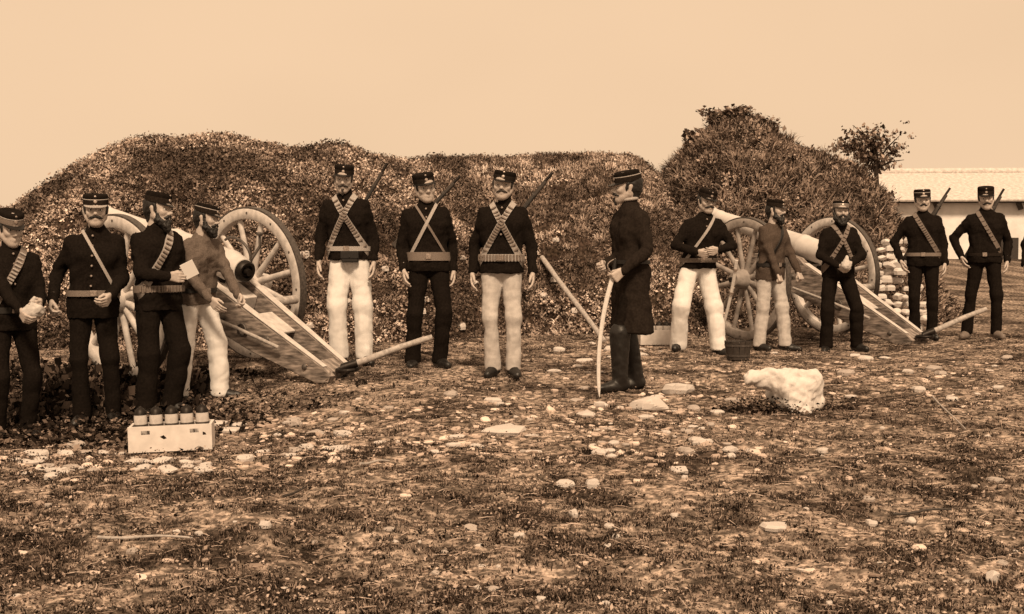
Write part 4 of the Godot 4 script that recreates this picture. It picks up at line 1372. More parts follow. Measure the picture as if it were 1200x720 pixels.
func make_box(label: String, at: Transform3D, w: float, h: float, dp: float) -> Node3D:
	var B := thing("ammunition_box", label, "box", at, "ammunition boxes with shells")
	var th := 0.018
	for sg in [1.0, -1.0]:
		# long panel with two hand slots: boards above, below and between the slots, all one panel
		var c := CSGCombiner3D.new()
		c.name = "front_panel" if sg > 0 else "back_panel"
		var b := CSGBox3D.new()
		b.name = "board"
		b.size = Vector3(w, h, th)
		b.position = Vector3(0, h * 0.5, sg * (dp * 0.5 - th * 0.5))
		b.material = M.box_paint
		c.add_child(b)
		for sx in [-1.0, 1.0]:
			var s := CSGBox3D.new()
			s.name = "slot"
			s.operation = CSGShape3D.OPERATION_SUBTRACTION
			s.size = Vector3(0.052, 0.026, th * 3.0)
			s.position = Vector3(sx * w * 0.29, h * 0.76, sg * (dp * 0.5 - th * 0.5))
			s.material = M.box_paint
			c.add_child(s)
		B.add_child(c)
	for sx in [-1.0, 1.0]:
		var m := MB.new()
		m.box(Transform3D(Basis.IDENTITY, Vector3(sx * (w * 0.5 - th * 0.5), h * 0.5, 0)), Vector3(th, h, dp - th * 2.0 - 0.001), 0.002)
		part(m, "end_panel", M.box_paint, B)
	var m := MB.new()
	m.box(Transform3D(Basis.IDENTITY, Vector3(0, th * 0.5 + 0.002, 0)), Vector3(w - th * 2.0 - 0.001, th, dp - th * 2.0 - 0.001), 0.002)
	part(m, "bottom", M.wood, B)
	return B
func make_shell(label: String, at: Transform3D, group: String) -> void:
	var S := thing("artillery_shell", label, "shell", at, group)
	var up := Transform3D(Basis(Vector3.RIGHT, -PI * 0.5), Vector3.ZERO)
	var m := MB.new()
	m.lathe([Vector2(0.0, 0.0), Vector2(0.0, 0.04), Vector2(0.006, 0.043), Vector2(0.165, 0.043), Vector2(0.18, 0.0425), Vector2(0.19, 0.041)], 18, up)
	part(m, "shell_body", M.paint, S)
	m = MB.new()
	m.lathe([Vector2(0.19, 0.0415), Vector2(0.208, 0.038), Vector2(0.222, 0.03), Vector2(0.232, 0.018), Vector2(0.234, 0.012), Vector2(0.24, 0.01), Vector2(0.241, 0.0)], 18, up)
	part(m, "shell_nose", M.iron, S)
	m = MB.new()
	for q in [0.05, 0.13]: m.lathe([Vector2(q - 0.006, 0.043), Vector2(q - 0.005, 0.046), Vector2(q + 0.005, 0.046), Vector2(q + 0.006, 0.043)], 18, up)
	part(m, "driving_band", M.iron_worn, S)
func make_bucket(label: String, at: Vector3) -> void:
	var B := thing("bucket", label, "bucket", Transform3D(Basis(Vector3.UP, 0.6).scaled(Vector3(1.0, 0.82, 1.0)), at))
	var up := Transform3D(Basis(Vector3.RIGHT, -PI * 0.5), Vector3.ZERO)
	var n := 14
	for j in n:
		var m := MB.new()
		var a := TAU * j / n
		var lo := Vector3(sin(a) * 0.1, 0.0, cos(a) * 0.1)
		var hi := Vector3(sin(a) * 0.125, 0.22, cos(a) * 0.125)
		var y := (hi - lo).normalized()
		var o := Vector3(sin(a), 0, cos(a))
		var xx := y.cross(o).normalized()
		m.box(Transform3D(Basis(xx, y, xx.cross(y)), (lo + hi) * 0.5), Vector3(0.05, 0.225, 0.014), 0.002)
		part(m, "stave", M.wood_dark, B)
	var m := MB.new()
	for q in [[0.05, 0.113], [0.17, 0.126]]: m.lathe([Vector2(q[0] - 0.012, q[1]), Vector2(q[0] - 0.012, q[1] + 0.004), Vector2(q[0] + 0.012, q[1] + 0.006), Vector2(q[0] + 0.012, q[1])], 28, up)
	part(m, "hoop", M.iron_worn, B)
	m = MB.new()
	m.lathe([Vector2(0.195, 0.0), Vector2(0.195, 0.113)], 24, up)
	part(m, "water", M.water, B)
	m = MB.new()
	var pth := PackedVector3Array()
	for j in 13: pth.append(Vector3(cos(PI * j / 12.0) * 0.128, 0.2 + sin(PI * j / 12.0) * 0.03, sin(PI * j / 12.0) * 0.12))
	m.tube(pth, [0.005], 6)
	part(m, "handle", M.iron, B)

# ---------------------------------------------------------------- stones
var stone_kinds := []
func stone(x: float, d: float, size: float, label: String, group: String, flat := 0.5, m: Material = null, sink := 0.3, kind := -1, y := -99.0, called := "stone") -> Node3D:
	var k: int = kind if kind >= 0 else (rng.randi_range(5, 13) if rng.randf() < 0.85 else rng.randi_range(0, 4))
	var gy := ground(x, d) if y < -50.0 else y
	var b := Basis(Vector3.UP, rng.randf() * TAU) * Basis(Vector3.RIGHT, rng.randfn() * 0.12)
	b = b.scaled(Vector3(size, size * flat, size * rng.randf_range(0.75, 1.1)))
	var o := put(stone_kinds[k], called, m if m else ([M.stone, M.stone, M.stone_dull][rng.randi() % 3]), self, Transform3D(b, Vector3(x, gy + size * flat * (1.0 - 2.0 * sink) * 0.8, -d)))
	tag(o, label, "stone", group)
	return o
func at_px(px: float, py: float) -> Vector2:      # where the ground meets a sight line: x, d
	var d := 9.0
	for k in 12:
		var x := (px - 600.0) / F * d
		d = clampf((EYE - ground(x, d)) * F / (py - 297.0), 3.0, 30.0)
	return Vector2((px - 600.0) / F * d, d)
func make_stones() -> void:
	rng.seed = 4242
	for i in 5: stone_kinds.append(stone_mesh(300 + i, 1.0, Vector3(1.0, 1.0, 1.0), 4))
	for i in 9: stone_kinds.append(slab_mesh(500 + i, 1.1))
	# singled out
	var one := [[663, 571, 30, "flat pale stone lying beside a rounder stone on bare ground", 0.35], [696, 573, 25, "rounded pale stone lying beside a flat stone on bare ground", 0.6], [797, 556, 24, "lone pale stone on worn ground near the white boulder", 0.5],
		[307, 622, 16, "small round pale stone alone in the dark turf", 0.8], [910, 632, 36, "broad flat stone half sunk in dry turf", 0.3], [796, 462, 44, "large pale slab by the standing officer", 0.42], [1072, 616, 15, "small white stone at the end of a dark twig", 0.7],
		[762, 482, 46, "tilted pale slab in the rubble near the officer's boots", 0.5], [690, 491, 30, "thin pale flagstone in front of the officer", 0.25], [590, 508, 62, "wide flat pale rock in the middle of the trodden yard", 0.2], [1170, 686, 20, "white stone standing on edge in dark turf", 1.0]]
	for o in one:
		var p := at_px(o[0], o[1])
		stone(p.x, p.y, o[2] / F * p.y * 0.52, o[3], "", o[4], M.stone, 0.3)
	var rows := [["pale flat stone bedded in the ground around the shell box", "stones round the shell box", 70, [[10, 140, 520, 562], [240, 410, 492, 545], [150, 240, 541, 556]], 16, 34, 0.34],
		["light stone strewn across the trodden middle of the yard", "stones in the middle of the yard", 60, [[400, 720, 455, 535], [700, 860, 465, 540]], 9, 26, 0.35],
		["small light stone among dry turf near the white boulder", "stones in the dry turf", 28, [[800, 1200, 480, 600], [480, 800, 600, 715]], 8, 22, 0.5],
		["small white stone lying in the dark turf", "stones in the dark turf", 26, [[0, 480, 575, 715], [900, 1200, 600, 715]], 6, 17, 0.5],
		["light stone on bare pale ground beside the second gun's trail", "stones on the bare ground by the second gun", 40, [[900, 1200, 415, 475], [640, 780, 395, 440]], 9, 24, 0.35]]
	for r in rows:
		for i in r[2]:
			var q: Array = r[3][rng.randi() % r[3].size()]
			var p := at_px(rng.randf_range(q[0], q[1]), rng.randf_range(q[2], q[3]))
			stone(p.x, p.y, rng.randf_range(r[4], r[5]) * (0.55 + 0.45 * rng.randf()) / F * p.y * 0.55, r[0], r[1], r[6] * rng.randf_range(0.7, 1.4))
	# stones in the foot of the bank behind the riflemen
	for i in 26:
		var x := rng.randf_range(-2.6, 0.9)
		var d := bank_toe_d(x) + rng.randf_range(0.05, 0.9)
		var y := bank(x, d)
		stone(x, d, rng.randf_range(0.04, 0.085), "pale stone lodged in the foot of the earth bank", "stones in the bank", 0.75, M.stone, 0.2, -1, y)
	# the white boulder
	var p := at_px(926, 484)
	var B := MB.new()
	var bf := Field.new([cp(Vector3(-0.24, 0.25, -0.04), Vector3(0.17, 0.25, 0.0), 0.055, 0.08, 0.05), cp(Vector3(0.0, 0.2, 0.03), Vector3(0.07, 0.05, 0.07), 0.1, 0.1, 0.05), cp(Vector3(0.16, 0.22, 0.0), Vector3(0.19, 0.1, -0.04), 0.085, 0.09, 0.05), cp(Vector3(0.0, 0.16, -0.14), Vector3(0.1, 0.02, -0.14), 0.1, 0.12, 0.05), ball(Vector3(0.22, 0.1, 0.1), -0.06, 0.03), ball(Vector3(-0.2, 0.09, 0.06), -0.1, 0.04)], 0.012)
	bf.ruffle(n_fine, 0.025, Vector3.ONE * 2.2)
	bf.ruffle(n_crease, -0.018, Vector3.ONE * 2.4)
	bf.ruffle(n_fine, 0.006, Vector3.ONE * 10.0)
	B.add(bf.V, bf.N, bf.I)
	var bo := part(B, "boulder", M.stone_white, self, Transform3D(Basis.from_scale(Vector3(0.98, 1.04, 1.0)), Vector3(p.x, ground(p.x, p.y) - 0.05, -p.y - 0.08)))
	tag(bo, "big white overhanging boulder in the turf before the second gun", "boulder")
	# heap of building stone by the second gun
	var cx := 450.0 / F * 16.4
	var base := ground(cx, 16.4)
	for row in 12:
		var n := 5 - row / 5
		for j in n:
			var sx := cx + (j - (n - 1) * 0.5 + 0.35 * (row % 2)) * 0.165 + rng.randfn() * 0.02
			stone(sx, 16.4 + rng.randfn() * 0.04 + row * 0.015, rng.randf_range(0.07, 0.115), "white building stone stacked in a heap behind the riflemen", "stacked stones", 0.58, M.stone_white, 0.0, [0, 1, 2, 3, 4, 6, 8, 10, 12][rng.randi() % 9], base + row * 0.108 - 0.01, "building_stone")

# ---------------------------------------------------------------- house, tree, shrubs
func make_house() -> void:
	var d := 35.0
	var x0 := 405.0 / F * d
	var by := ground(12.0, d) - 0.15
	var H := thing("farmhouse", "long low whitewashed farmhouse with a pale thatched roof", "house", Transform3D(Basis(Vector3.UP, deg_to_rad(-4.0)), Vector3(x0, by, -d)))
	var L := 22.0
	var wh := 1.9
	var m := MB.new()
	m.box(Transform3D(Basis.IDENTITY, Vector3(L * 0.5, wh * 0.5, -2.2)), Vector3(L, wh, 4.4), 0.03)
	part(m, "wall", M.plaster, H)
	# thatch: the front slope in overlapping courses
	var n := 9
	for j in n:
		var u0 := j / float(n)
		var y0 := wh - 0.08 + u0 * 0.95
		var z0 := 0.4 - u0 * 2.7
		m = MB.new()
		var tilt := atan2(0.95, 2.7)
		m.box(Transform3D(Basis(Vector3.RIGHT, tilt), Vector3(L * 0.5, y0 + 0.06, z0 - 0.16)), Vector3(L + 0.7 + 0.02 * (j % 3), 0.075, 0.36), 0.02)
		part(m, "thatch_course", M.thatch, H)
	m = MB.new()
	m.box(Transform3D(Basis(Vector3.RIGHT, -atan2(0.95, 2.3)), Vector3(L * 0.5, wh + 0.42, -3.55)), Vector3(L + 0.7, 0.1, 2.7), 0.03)
	part(m, "back_slope", M.thatch, H)
	m = MB.new()
	m.tube(PackedVector3Array([Vector3(-0.36, wh + 0.93, -2.3), Vector3(L + 0.36, wh + 0.93, -2.3)]), [0.11], 10)
	part(m, "ridge", M.thatch, H)
	m = MB.new()
	m.box(Transform3D(Basis.IDENTITY, Vector3(L * 0.5, wh - 0.07, 0.09)), Vector3(L + 0.2, 0.12, 0.16), 0.01)
	part(m, "wall_plate", M.wood_dark, H)
	for q in [2.2, 4.55, 7.4]:
		m = MB.new()
		m.box(Transform3D(Basis(Vector3.BACK, 0.4), Vector3(q, wh - 0.2, 0.1)), Vector3(0.12, 0.28, 0.14), 0.01)
		part(m, "bracket", M.wood_dark, H)
	m = MB.new()
	m.box(Transform3D(Basis.IDENTITY, Vector3(4.2, 0.38, 0.05)), Vector3(0.7, 0.76, 0.1), 0.01)
	part(m, "door", M.wood_dark, H)
func leafy(parent: Node, c: Vector3, rad: Vector3, n: int, size: float, seed_: int, called: String, lo: float, hi: float) -> void:
	var r := RandomNumberGenerator.new()
	r.seed = seed_
	var clumps := []
	for i in 16:
		var v := Vector3(r.randfn(), r.randfn(), r.randfn()).normalized() * pow(r.randf(), 0.4)
		clumps.append([c + v * rad, r.randf_range(0.12, 0.3)])
	var lm := leaf_mesh(6, size, size * 1.6, seed_ + 3).surface_get_arrays(0)
	var lv: PackedVector3Array = lm[Mesh.ARRAY_VERTEX]
	var ln: PackedVector3Array = lm[Mesh.ARRAY_NORMAL]
	var li: PackedInt32Array = lm[Mesh.ARRAY_INDEX]
	var V := PackedVector3Array(); var N := PackedVector3Array(); var C := PackedColorArray(); var I := PackedInt32Array()
	for i in n:
		var k: Array = clumps[r.randi() % clumps.size()]
		var p: Vector3 = k[0] + Vector3(r.randfn(), r.randfn() * 0.8, r.randfn()) * rad * k[1]
		var t := turned(r, p, r.randf_range(0.6, 1.4))
		var c2 := shade_of(r, lo, hi, 1.8)
		var b := V.size()
		for q in lv.size():
			V.append(t * lv[q]); N.append((t.basis * ln[q]).normalized()); C.append(c2)
		for q in li: I.append(b + q)
	var arr := []
	arr.resize(Mesh.ARRAY_MAX)
	arr[Mesh.ARRAY_VERTEX] = V
	arr[Mesh.ARRAY_NORMAL] = N
	arr[Mesh.ARRAY_COLOR] = C
	arr[Mesh.ARRAY_INDEX] = I
	var am := ArrayMesh.new()
	am.add_surface_from_arrays(Mesh.PRIMITIVE_TRIANGLES, arr)
	put(am, called, M.leaf, parent)
func make_plants() -> void:
	var r := RandomNumberGenerator.new()
	r.seed = 55
	var d := 24.0
	var x := 424.0 / F * d
	var gy := ground(x, d)
	var t := thing("tree", "small loose crowned tree rising behind the brushy mound", "tree", Transform3D(Basis.IDENTITY, Vector3(x, gy - 0.05, -d)))
	var m := MB.new()
	m.tube(PackedVector3Array([Vector3(0, 0, 0), Vector3(-0.05, 1.0, 0), Vector3(0.02, 2.2, 0.05), Vector3(0.0, 3.0, 0)]), [0.09, 0.07, 0.05, 0.03], 8)
	part(m, "trunk", M.bark, t)
	for i in 11:
		m = MB.new()
		var a := r.randf() * TAU
		var o := Vector3(0.0, r.randf_range(2.1, 2.9), 0.02)
		var e := o + Vector3(cos(a) * r.randf_range(0.3, 0.65), r.randf_range(0.15, 0.6), sin(a) * 0.45)
		m.tube(PackedVector3Array([o, o.lerp(e, 0.5) + Vector3(0, 0.06, 0), e]), [0.025, 0.016, 0.006], 5)
		part(m, "branch", M.bark, t)
	leafy(t, Vector3(-0.02, 2.9, 0), Vector3(0.78, 0.5, 0.6), 420, 0.075, 61, "crown", 0.03, 0.42)
	# shrubs on the crest of the mound and at its flanks
	var k := 0
	for q in [[852, 152, 0.34, 0.2, "tallest shrub on the very top of the mound"], [884, 156, 0.3, 0.16, "spiky shrub just beside the mound's tallest shrub"], [822, 172, 0.26, 0.14, "low shrub on the slope of the mound facing the bank"], [978, 192, 0.3, 0.14, "shrub on the mound's shoulder under the small tree"], [930, 184, 0.3, 0.12, "low spreading shrub along the mound's crest"], [1026, 255, 0.26, 0.2, "dark bush at the foot of the mound by the farmhouse"]]:
		var dd := 19.3
		var sx: float = (q[0] - 600.0) / F * dd
		var sy := mound(sx, dd)
		var S := thing("shrub", q[4], "shrub", Transform3D(Basis.IDENTITY, Vector3(sx, sy - 0.06, -dd)))
		for i in 7:
			m = MB.new()
			var a := r.randf() * TAU
			var e := Vector3(cos(a) * q[2] * r.randf(), q[3] * r.randf_range(0.7, 1.5), sin(a) * q[2] * r.randf())
			m.tube(PackedVector3Array([Vector3(cos(a) * 0.03, 0, sin(a) * 0.03), e * 0.55 + Vector3(0, 0.03, 0), e]), [0.012, 0.008, 0.003], 5)
			part(m, "stem", M.bark, S)
		leafy(S, Vector3(0, q[3] * 0.55, 0), Vector3(q[2], q[3] * 0.75, q[2]), 240, 0.07, 70 + k, "foliage", 0.03, 0.5)
		k += 1

# ---------------------------------------------------------------- the picture
func make_people() -> void:
	var white_x := [[1.0, 0.05, 16, "leather_white"], [-1.0, 0.05, 16, "leather_white"]]
	var p1 := person({"px": 12, "d": 8.8, "scale": 0.98, "yaw": 42, "label": "soldier with cartridge bandolier looking down at a pale pouch in both hands", "cross": [[1.0, 0.055, 15, "leather_tan"]], "belt": [1.0, 0.045, 0, "leather_black"],
		"hands": [Vector3(0.09, 1.06, 0.34), Vector3(-0.06, 1.0, 0.36)], "grip": ["half", "half"], "head": [-12, 6, 0], "band": "leather_tan", "piping": true, "buttons": 4, "hem": 0.84, "loop_mat": "leather_white"})
	var p2 := person({"px": 112, "d": 9.3, "scale": 1.03, "yaw": 14, "label": "moustached soldier with thin white shoulder strap and buttoned dark tunic", "cross": [[-1.0, 0.022, 0, "leather_white"]], "belt": [0.99, 0.045, 0, "leather_tan"],
		"hands": [Vector3(0.12, 0.97, 0.24), Vector3(-0.3, 0.93, 0.1)], "grip": ["half", "half"], "face": "moustache", "buttons": 6, "button_x": -0.02, "peak": "leather_white", "piping": true, "hem": 0.8})
	var p3 := person({"px": 184, "d": 9.5, "scale": 1.02, "yaw": 52, "label": "black bearded soldier in dark tunic and dark trousers holding a white paper", "cross": [[1.0, 0.055, 12, "leather_white"]], "belt": [0.99, 0.055, 14, "leather_tan"],
		"hands": [Vector3(0.06, 1.13, 0.3), Vector3(-0.1, 1.09, 0.3)], "grip": ["half", "half"], "face": "beard", "head": [10, 2, 0], "baggy": 1.25, "fat": 1.05, "hem": 0.82})
	person({"px": 230, "d": 9.95, "yaw": 62, "scale": 0.95, "label": "bearded soldier in faded jacket and white trousers reaching for the gun trail", "jacket": "coat_grey", "trousers": "linen",
		"hands": [Vector3(0.1, 0.9, 0.4), Vector3(-0.16, 0.9, 0.3)], "lean": Vector3(0, -0.01, 0.09), "grip": ["half", "open"], "face": "beard", "head": [6, 4, 0], "feet": [[0.13, 0.14, 25.0], [-0.13, -0.1, -5.0]], "baggy": 1.3, "hem": 0.84, "belt": [0.97, 0.04, 0, "leather_black"], "piping": true})
	var p5 := person({"px": 406, "d": 10.9, "yaw": 2, "scale": 1.04, "label": "rifleman with crossed belts and white trousers standing legs apart by the gun trail", "cross": white_x, "belt": [1.0, 0.04, 0, "leather_white"], "trousers": "linen",
		"pouches": [[0.03, 0.93, 0.15, 0.1, "leather_black"]], "feet": [[0.16, 0.05, 24.0], [-0.06, 0.03, -20.0]], "hips": Vector3(0.03, 0, 0), "face": "goatee", "hair": "hair_brown", "baggy": 1.28, "buttons": 3, "head": [-6, 0, 0], "hem": 0.9})
	var p6 := person({"px": 501, "d": 10.65, "yaw": 8, "label": "rifleman all in dark cloth with one narrow white crossbelt and a smile", "cross": [[1.0, 0.028, 0, "leather_white"], [-1.0, 0.02, 0, "leather_tan"]], "belt": [1.0, 0.075, 0, "leather_tan"],
		"head": [6, -2, 3], "cap_tilt": 8.0, "baggy": 1.1, "hem": 0.86, "buttons": 3})
	var p7 := person({"px": 590, "d": 10.1, "yaw": -3, "label": "rifleman with two cartridge bandoliers and white trousers standing feet together", "cross": white_x, "belt": [1.0, 0.06, 16, "leather_white"], "trousers": "linen_soiled",
		"feet": [[0.085, 0.03, 14.0], [-0.085, 0.0, -14.0]], "face": "moustache", "hair": "hair_brown", "fat": 1.04, "baggy": 1.02, "hem": 0.87, "buttons": 4, "hands": [Vector3(0.25, 0.87, 0.06), Vector3(-0.26, 0.87, 0.03)]})
	var p8 := person({"px": 738, "d": 9.4, "yaw": -72, "scale": 1.0, "label": "officer in knee length frock coat and tall boots leaning on a drawn sabre", "coat": "frock_coat", "jacket": "wool_worn", "hem": 0.46, "boots": true, "baggy": 0.78, "collar": true, "piping": true,
		"hands": [Vector3(0.25, 0.95, 0.17), Vector3(-0.02, 1.0, 0.2)], "grip": ["grip", "half"], "feet": [[0.09, 0.12, 6.0], [-0.1, -0.1, -6.0]], "belt": [1.02, 0.03, 0, "leather_black"], "buckle": false, "face": "goatee", "head": [-4, 2, 0], "palm": [Vector3(-1, 0, 0), null]})
	var p9 := person({"px": 822, "d": 12.4, "yaw": 6, "label": "soldier in wide white trousers with legs spread and both hands before his chest", "cross": [[1.0, 0.026, 0, "leather_white"]], "belt": [0.99, 0.045, 0, "leather_tan"], "trousers": "linen", "baggy": 1.35,
		"hands": [Vector3(0.1, 1.07, 0.25), Vector3(-0.1, 1.05, 0.22)], "grip": ["half", "half"], "feet": [[0.16, 0.12, 30.0], [-0.24, -0.02, -25.0]], "fat": 1.06, "hips": Vector3(-0.04, -0.02, 0), "lean": Vector3(0.05, -0.02, -0.02), "poles": [Vector3(1, -0.3, -0.3), Vector3(-1, -0.3, -0.3)], "face": "moustache", "head": [8, 4, -4], "cap_tilt": -8.0, "hem": 0.88, "buttons": 3})
	person({"px": 904, "d": 13.3, "yaw": 42, "scale": 0.96, "label": "bearded soldier in pale worn coat and light trousers holding a thin rod", "jacket": "coat_brown", "trousers": "linen_soiled", "baggy": 1.2, "face": "beard", "hem": 0.8,
		"hands": [Vector3(0.16, 0.88, 0.27), Vector3(-0.14, 0.87, 0.2)], "grip": ["grip", "grip"], "feet": [[0.12, 0.12, 20.0], [-0.12, -0.08, -10.0]], "head": [12, 0, 0], "cross": [[1.0, 0.03, 0, "leather_black"]], "belt": [0.98, 0.04, 0, "leather_black"], "palm": [Vector3(0, -1, 0), Vector3(0, -1, 0)]})
	var p11 := person({"px": 984, "d": 13.1, "yaw": 2, "scale": 0.96, "label": "bearded soldier all in dark cloth with crossed belts, standing before the gun wheel", "cross": [[1.0, 0.045, 10, "leather_tan"], [-1.0, 0.045, 10, "leather_tan"]], "face": "beard", "baggy": 1.15,
		"hands": [Vector3(0.06, 1.02, 0.23), Vector3(-0.08, 0.99, 0.22)], "grip": ["half", "half"], "feet": [[0.2, 0.02, 24.0], [-0.15, 0.02, -24.0]], "poles": [Vector3(1, -0.3, -0.4), Vector3(-1, -0.3, -0.4)], "piping": true, "band": "leather_tan", "hem": 0.86})
	var p12 := person({"px": 1082, "d": 13.9, "yaw": -14, "label": "rifleman in all dark uniform with rifle slung, beside the stacked stones", "cross": [[-1.0, 0.05, 14, "leather_tan"]], "belt": [0.98, 0.04, 0, "leather_tan"],
		"hands": [Vector3(0.23, 0.87, 0.05), Vector3(-0.25, 0.9, 0.02)], "feet": [[0.1, 0.02, 14.0], [-0.08, 0.0, -14.0]], "face": "moustache", "head": [-8, 0, 0], "piping": true, "hem": 0.84, "fat": 1.05, "poles": [Vector3(0.45, -0.2, -1), Vector3(-1.0, 0, -0.5)]})
	var p13 := person({"px": 1154, "d": 13.8, "yaw": -16, "label": "rifleman in dark uniform and pale shoes with elbow bent, before the farmhouse", "cross": [[-1.0, 0.045, 8, "leather_tan"]], "belt": [0.96, 0.035, 0, "wool_worn"],
		"hands": [Vector3(0.24, 0.88, 0.0), Vector3(-0.26, 0.93, 0.03)], "feet": [[0.13, 0.06, 18.0], [-0.18, -0.04, -22.0]], "face": "moustache", "head": [-4, 0, 4], "cap_tilt": -5.0, "shoes": "leather_tan", "hem": 0.86, "poles": [Vector3(0.6, -0.2, -1), Vector3(-1.0, 0, -0.5)]})
	person({"px": 1227, "d": 13.8, "yaw": -20, "label": "soldier in dark uniform standing beyond the rifleman with pale shoes", "hem": 0.86})
	# rifles slung on the back, muzzle over the shoulder
	var say := ["slung behind the white trousered man who stands legs apart", "slung behind the smiling rifleman in dark trousers", "slung behind the rifleman standing feet together", "slung behind the rifleman by the stacked stones", "slung behind the rifleman before the farmhouse"]
	var spots := [[p5, 455, 192, 10.9, 0.5, 0.84], [p6, 540, 207, 10.65, 0.7, 0.74], [p7, 648, 203, 10.1, 0.64, 0.77], [p12, 1113, 221, 13.9, 0.55, 0.83], [p13, 1176, 222, 13.8, 0.5, 0.87]]
	for i in 5:
		var q: Array = spots[i]
		var dd: float = q[3] + 0.24
		var muz := Vector3((q[1] - 600.0) / F * dd, EYE + (297.0 - q[2]) / F * dd, -dd)
		var dir := Vector3(q[4], q[5], 0.0).normalized()
		make_rifle("long rifle " + say[i], muz - dir * (0.88 if i == 1 else 1.0) + Vector3(0, 0, 0.03), muz, 0.3, "slung rifles")
	# what the men hold
	var g := grip_of(p8, 0)
	var tp := at_px(703, 466)
	make_sabre("bright curved sabre, point on the ground, held by the officer", g + Vector3(0.01, 0.03, 0), Vector3(tp.x, ground(tp.x, tp.y) + 0.0, -tp.y), Vector3(-0.045, 0.01, 0.0), M.steel)
	var sc_top := Vector3(262.0 / F * 12.35, EYE - 8.0 / F * 12.35, -12.3)
	var sp := at_px(838, 414)
	make_sabre("long pale scabbard hanging beside the man with spread legs", sc_top, Vector3(sp.x, ground(sp.x, sp.y) + 0.015, -sp.y), Vector3(0.03, 0, 0.0), M.steel, true)
	var m := MB.new()
	m.box(Transform3D(Basis.from_euler(Vector3(0.3, 0.5, 0.5)), (grip_of(p3, 0) + grip_of(p3, 1)) * 0.5 + Vector3(0.05, 0.03, 0.03)), Vector3(0.105, 0.13, 0.004), 0.001)
	tag(part(m, "paper", M.paper), "folded white paper held by the black bearded soldier", "paper")
	var bag := Field.new([cp(Vector3(-0.03, 0, 0), Vector3(0.04, 0.01, 0), 0.05, 0.045, 0.03), cp(Vector3(0, 0.04, 0), Vector3(0.01, 0.09, 0), 0.03, 0.02, 0.02)], 0.01)
	bag.ruffle(n_fine, 0.014, Vector3.ONE * 9.0)
	m = MB.new()
	m.add(bag.V, bag.N, bag.I)
	tag(part(m, "cloth_pouch", M.linen_soiled, self, Transform3D(Basis.IDENTITY, (grip_of(p1, 0) + grip_of(p1, 1)) * 0.5)), "pale cloth pouch held by the soldier with the bandolier", "pouch")
	m = MB.new()
	m.add(bag.V, bag.N, bag.I)
	tag(part(m, "cloth_pouch", M.linen_soiled, self, Transform3D(Basis(Vector3.UP, 1.0), (grip_of(p11, 0) + grip_of(p11, 1)) * 0.5 + Vector3(0, 0.02, 0.02))), "white cloth held by the bearded soldier with crossed belts", "cloth")
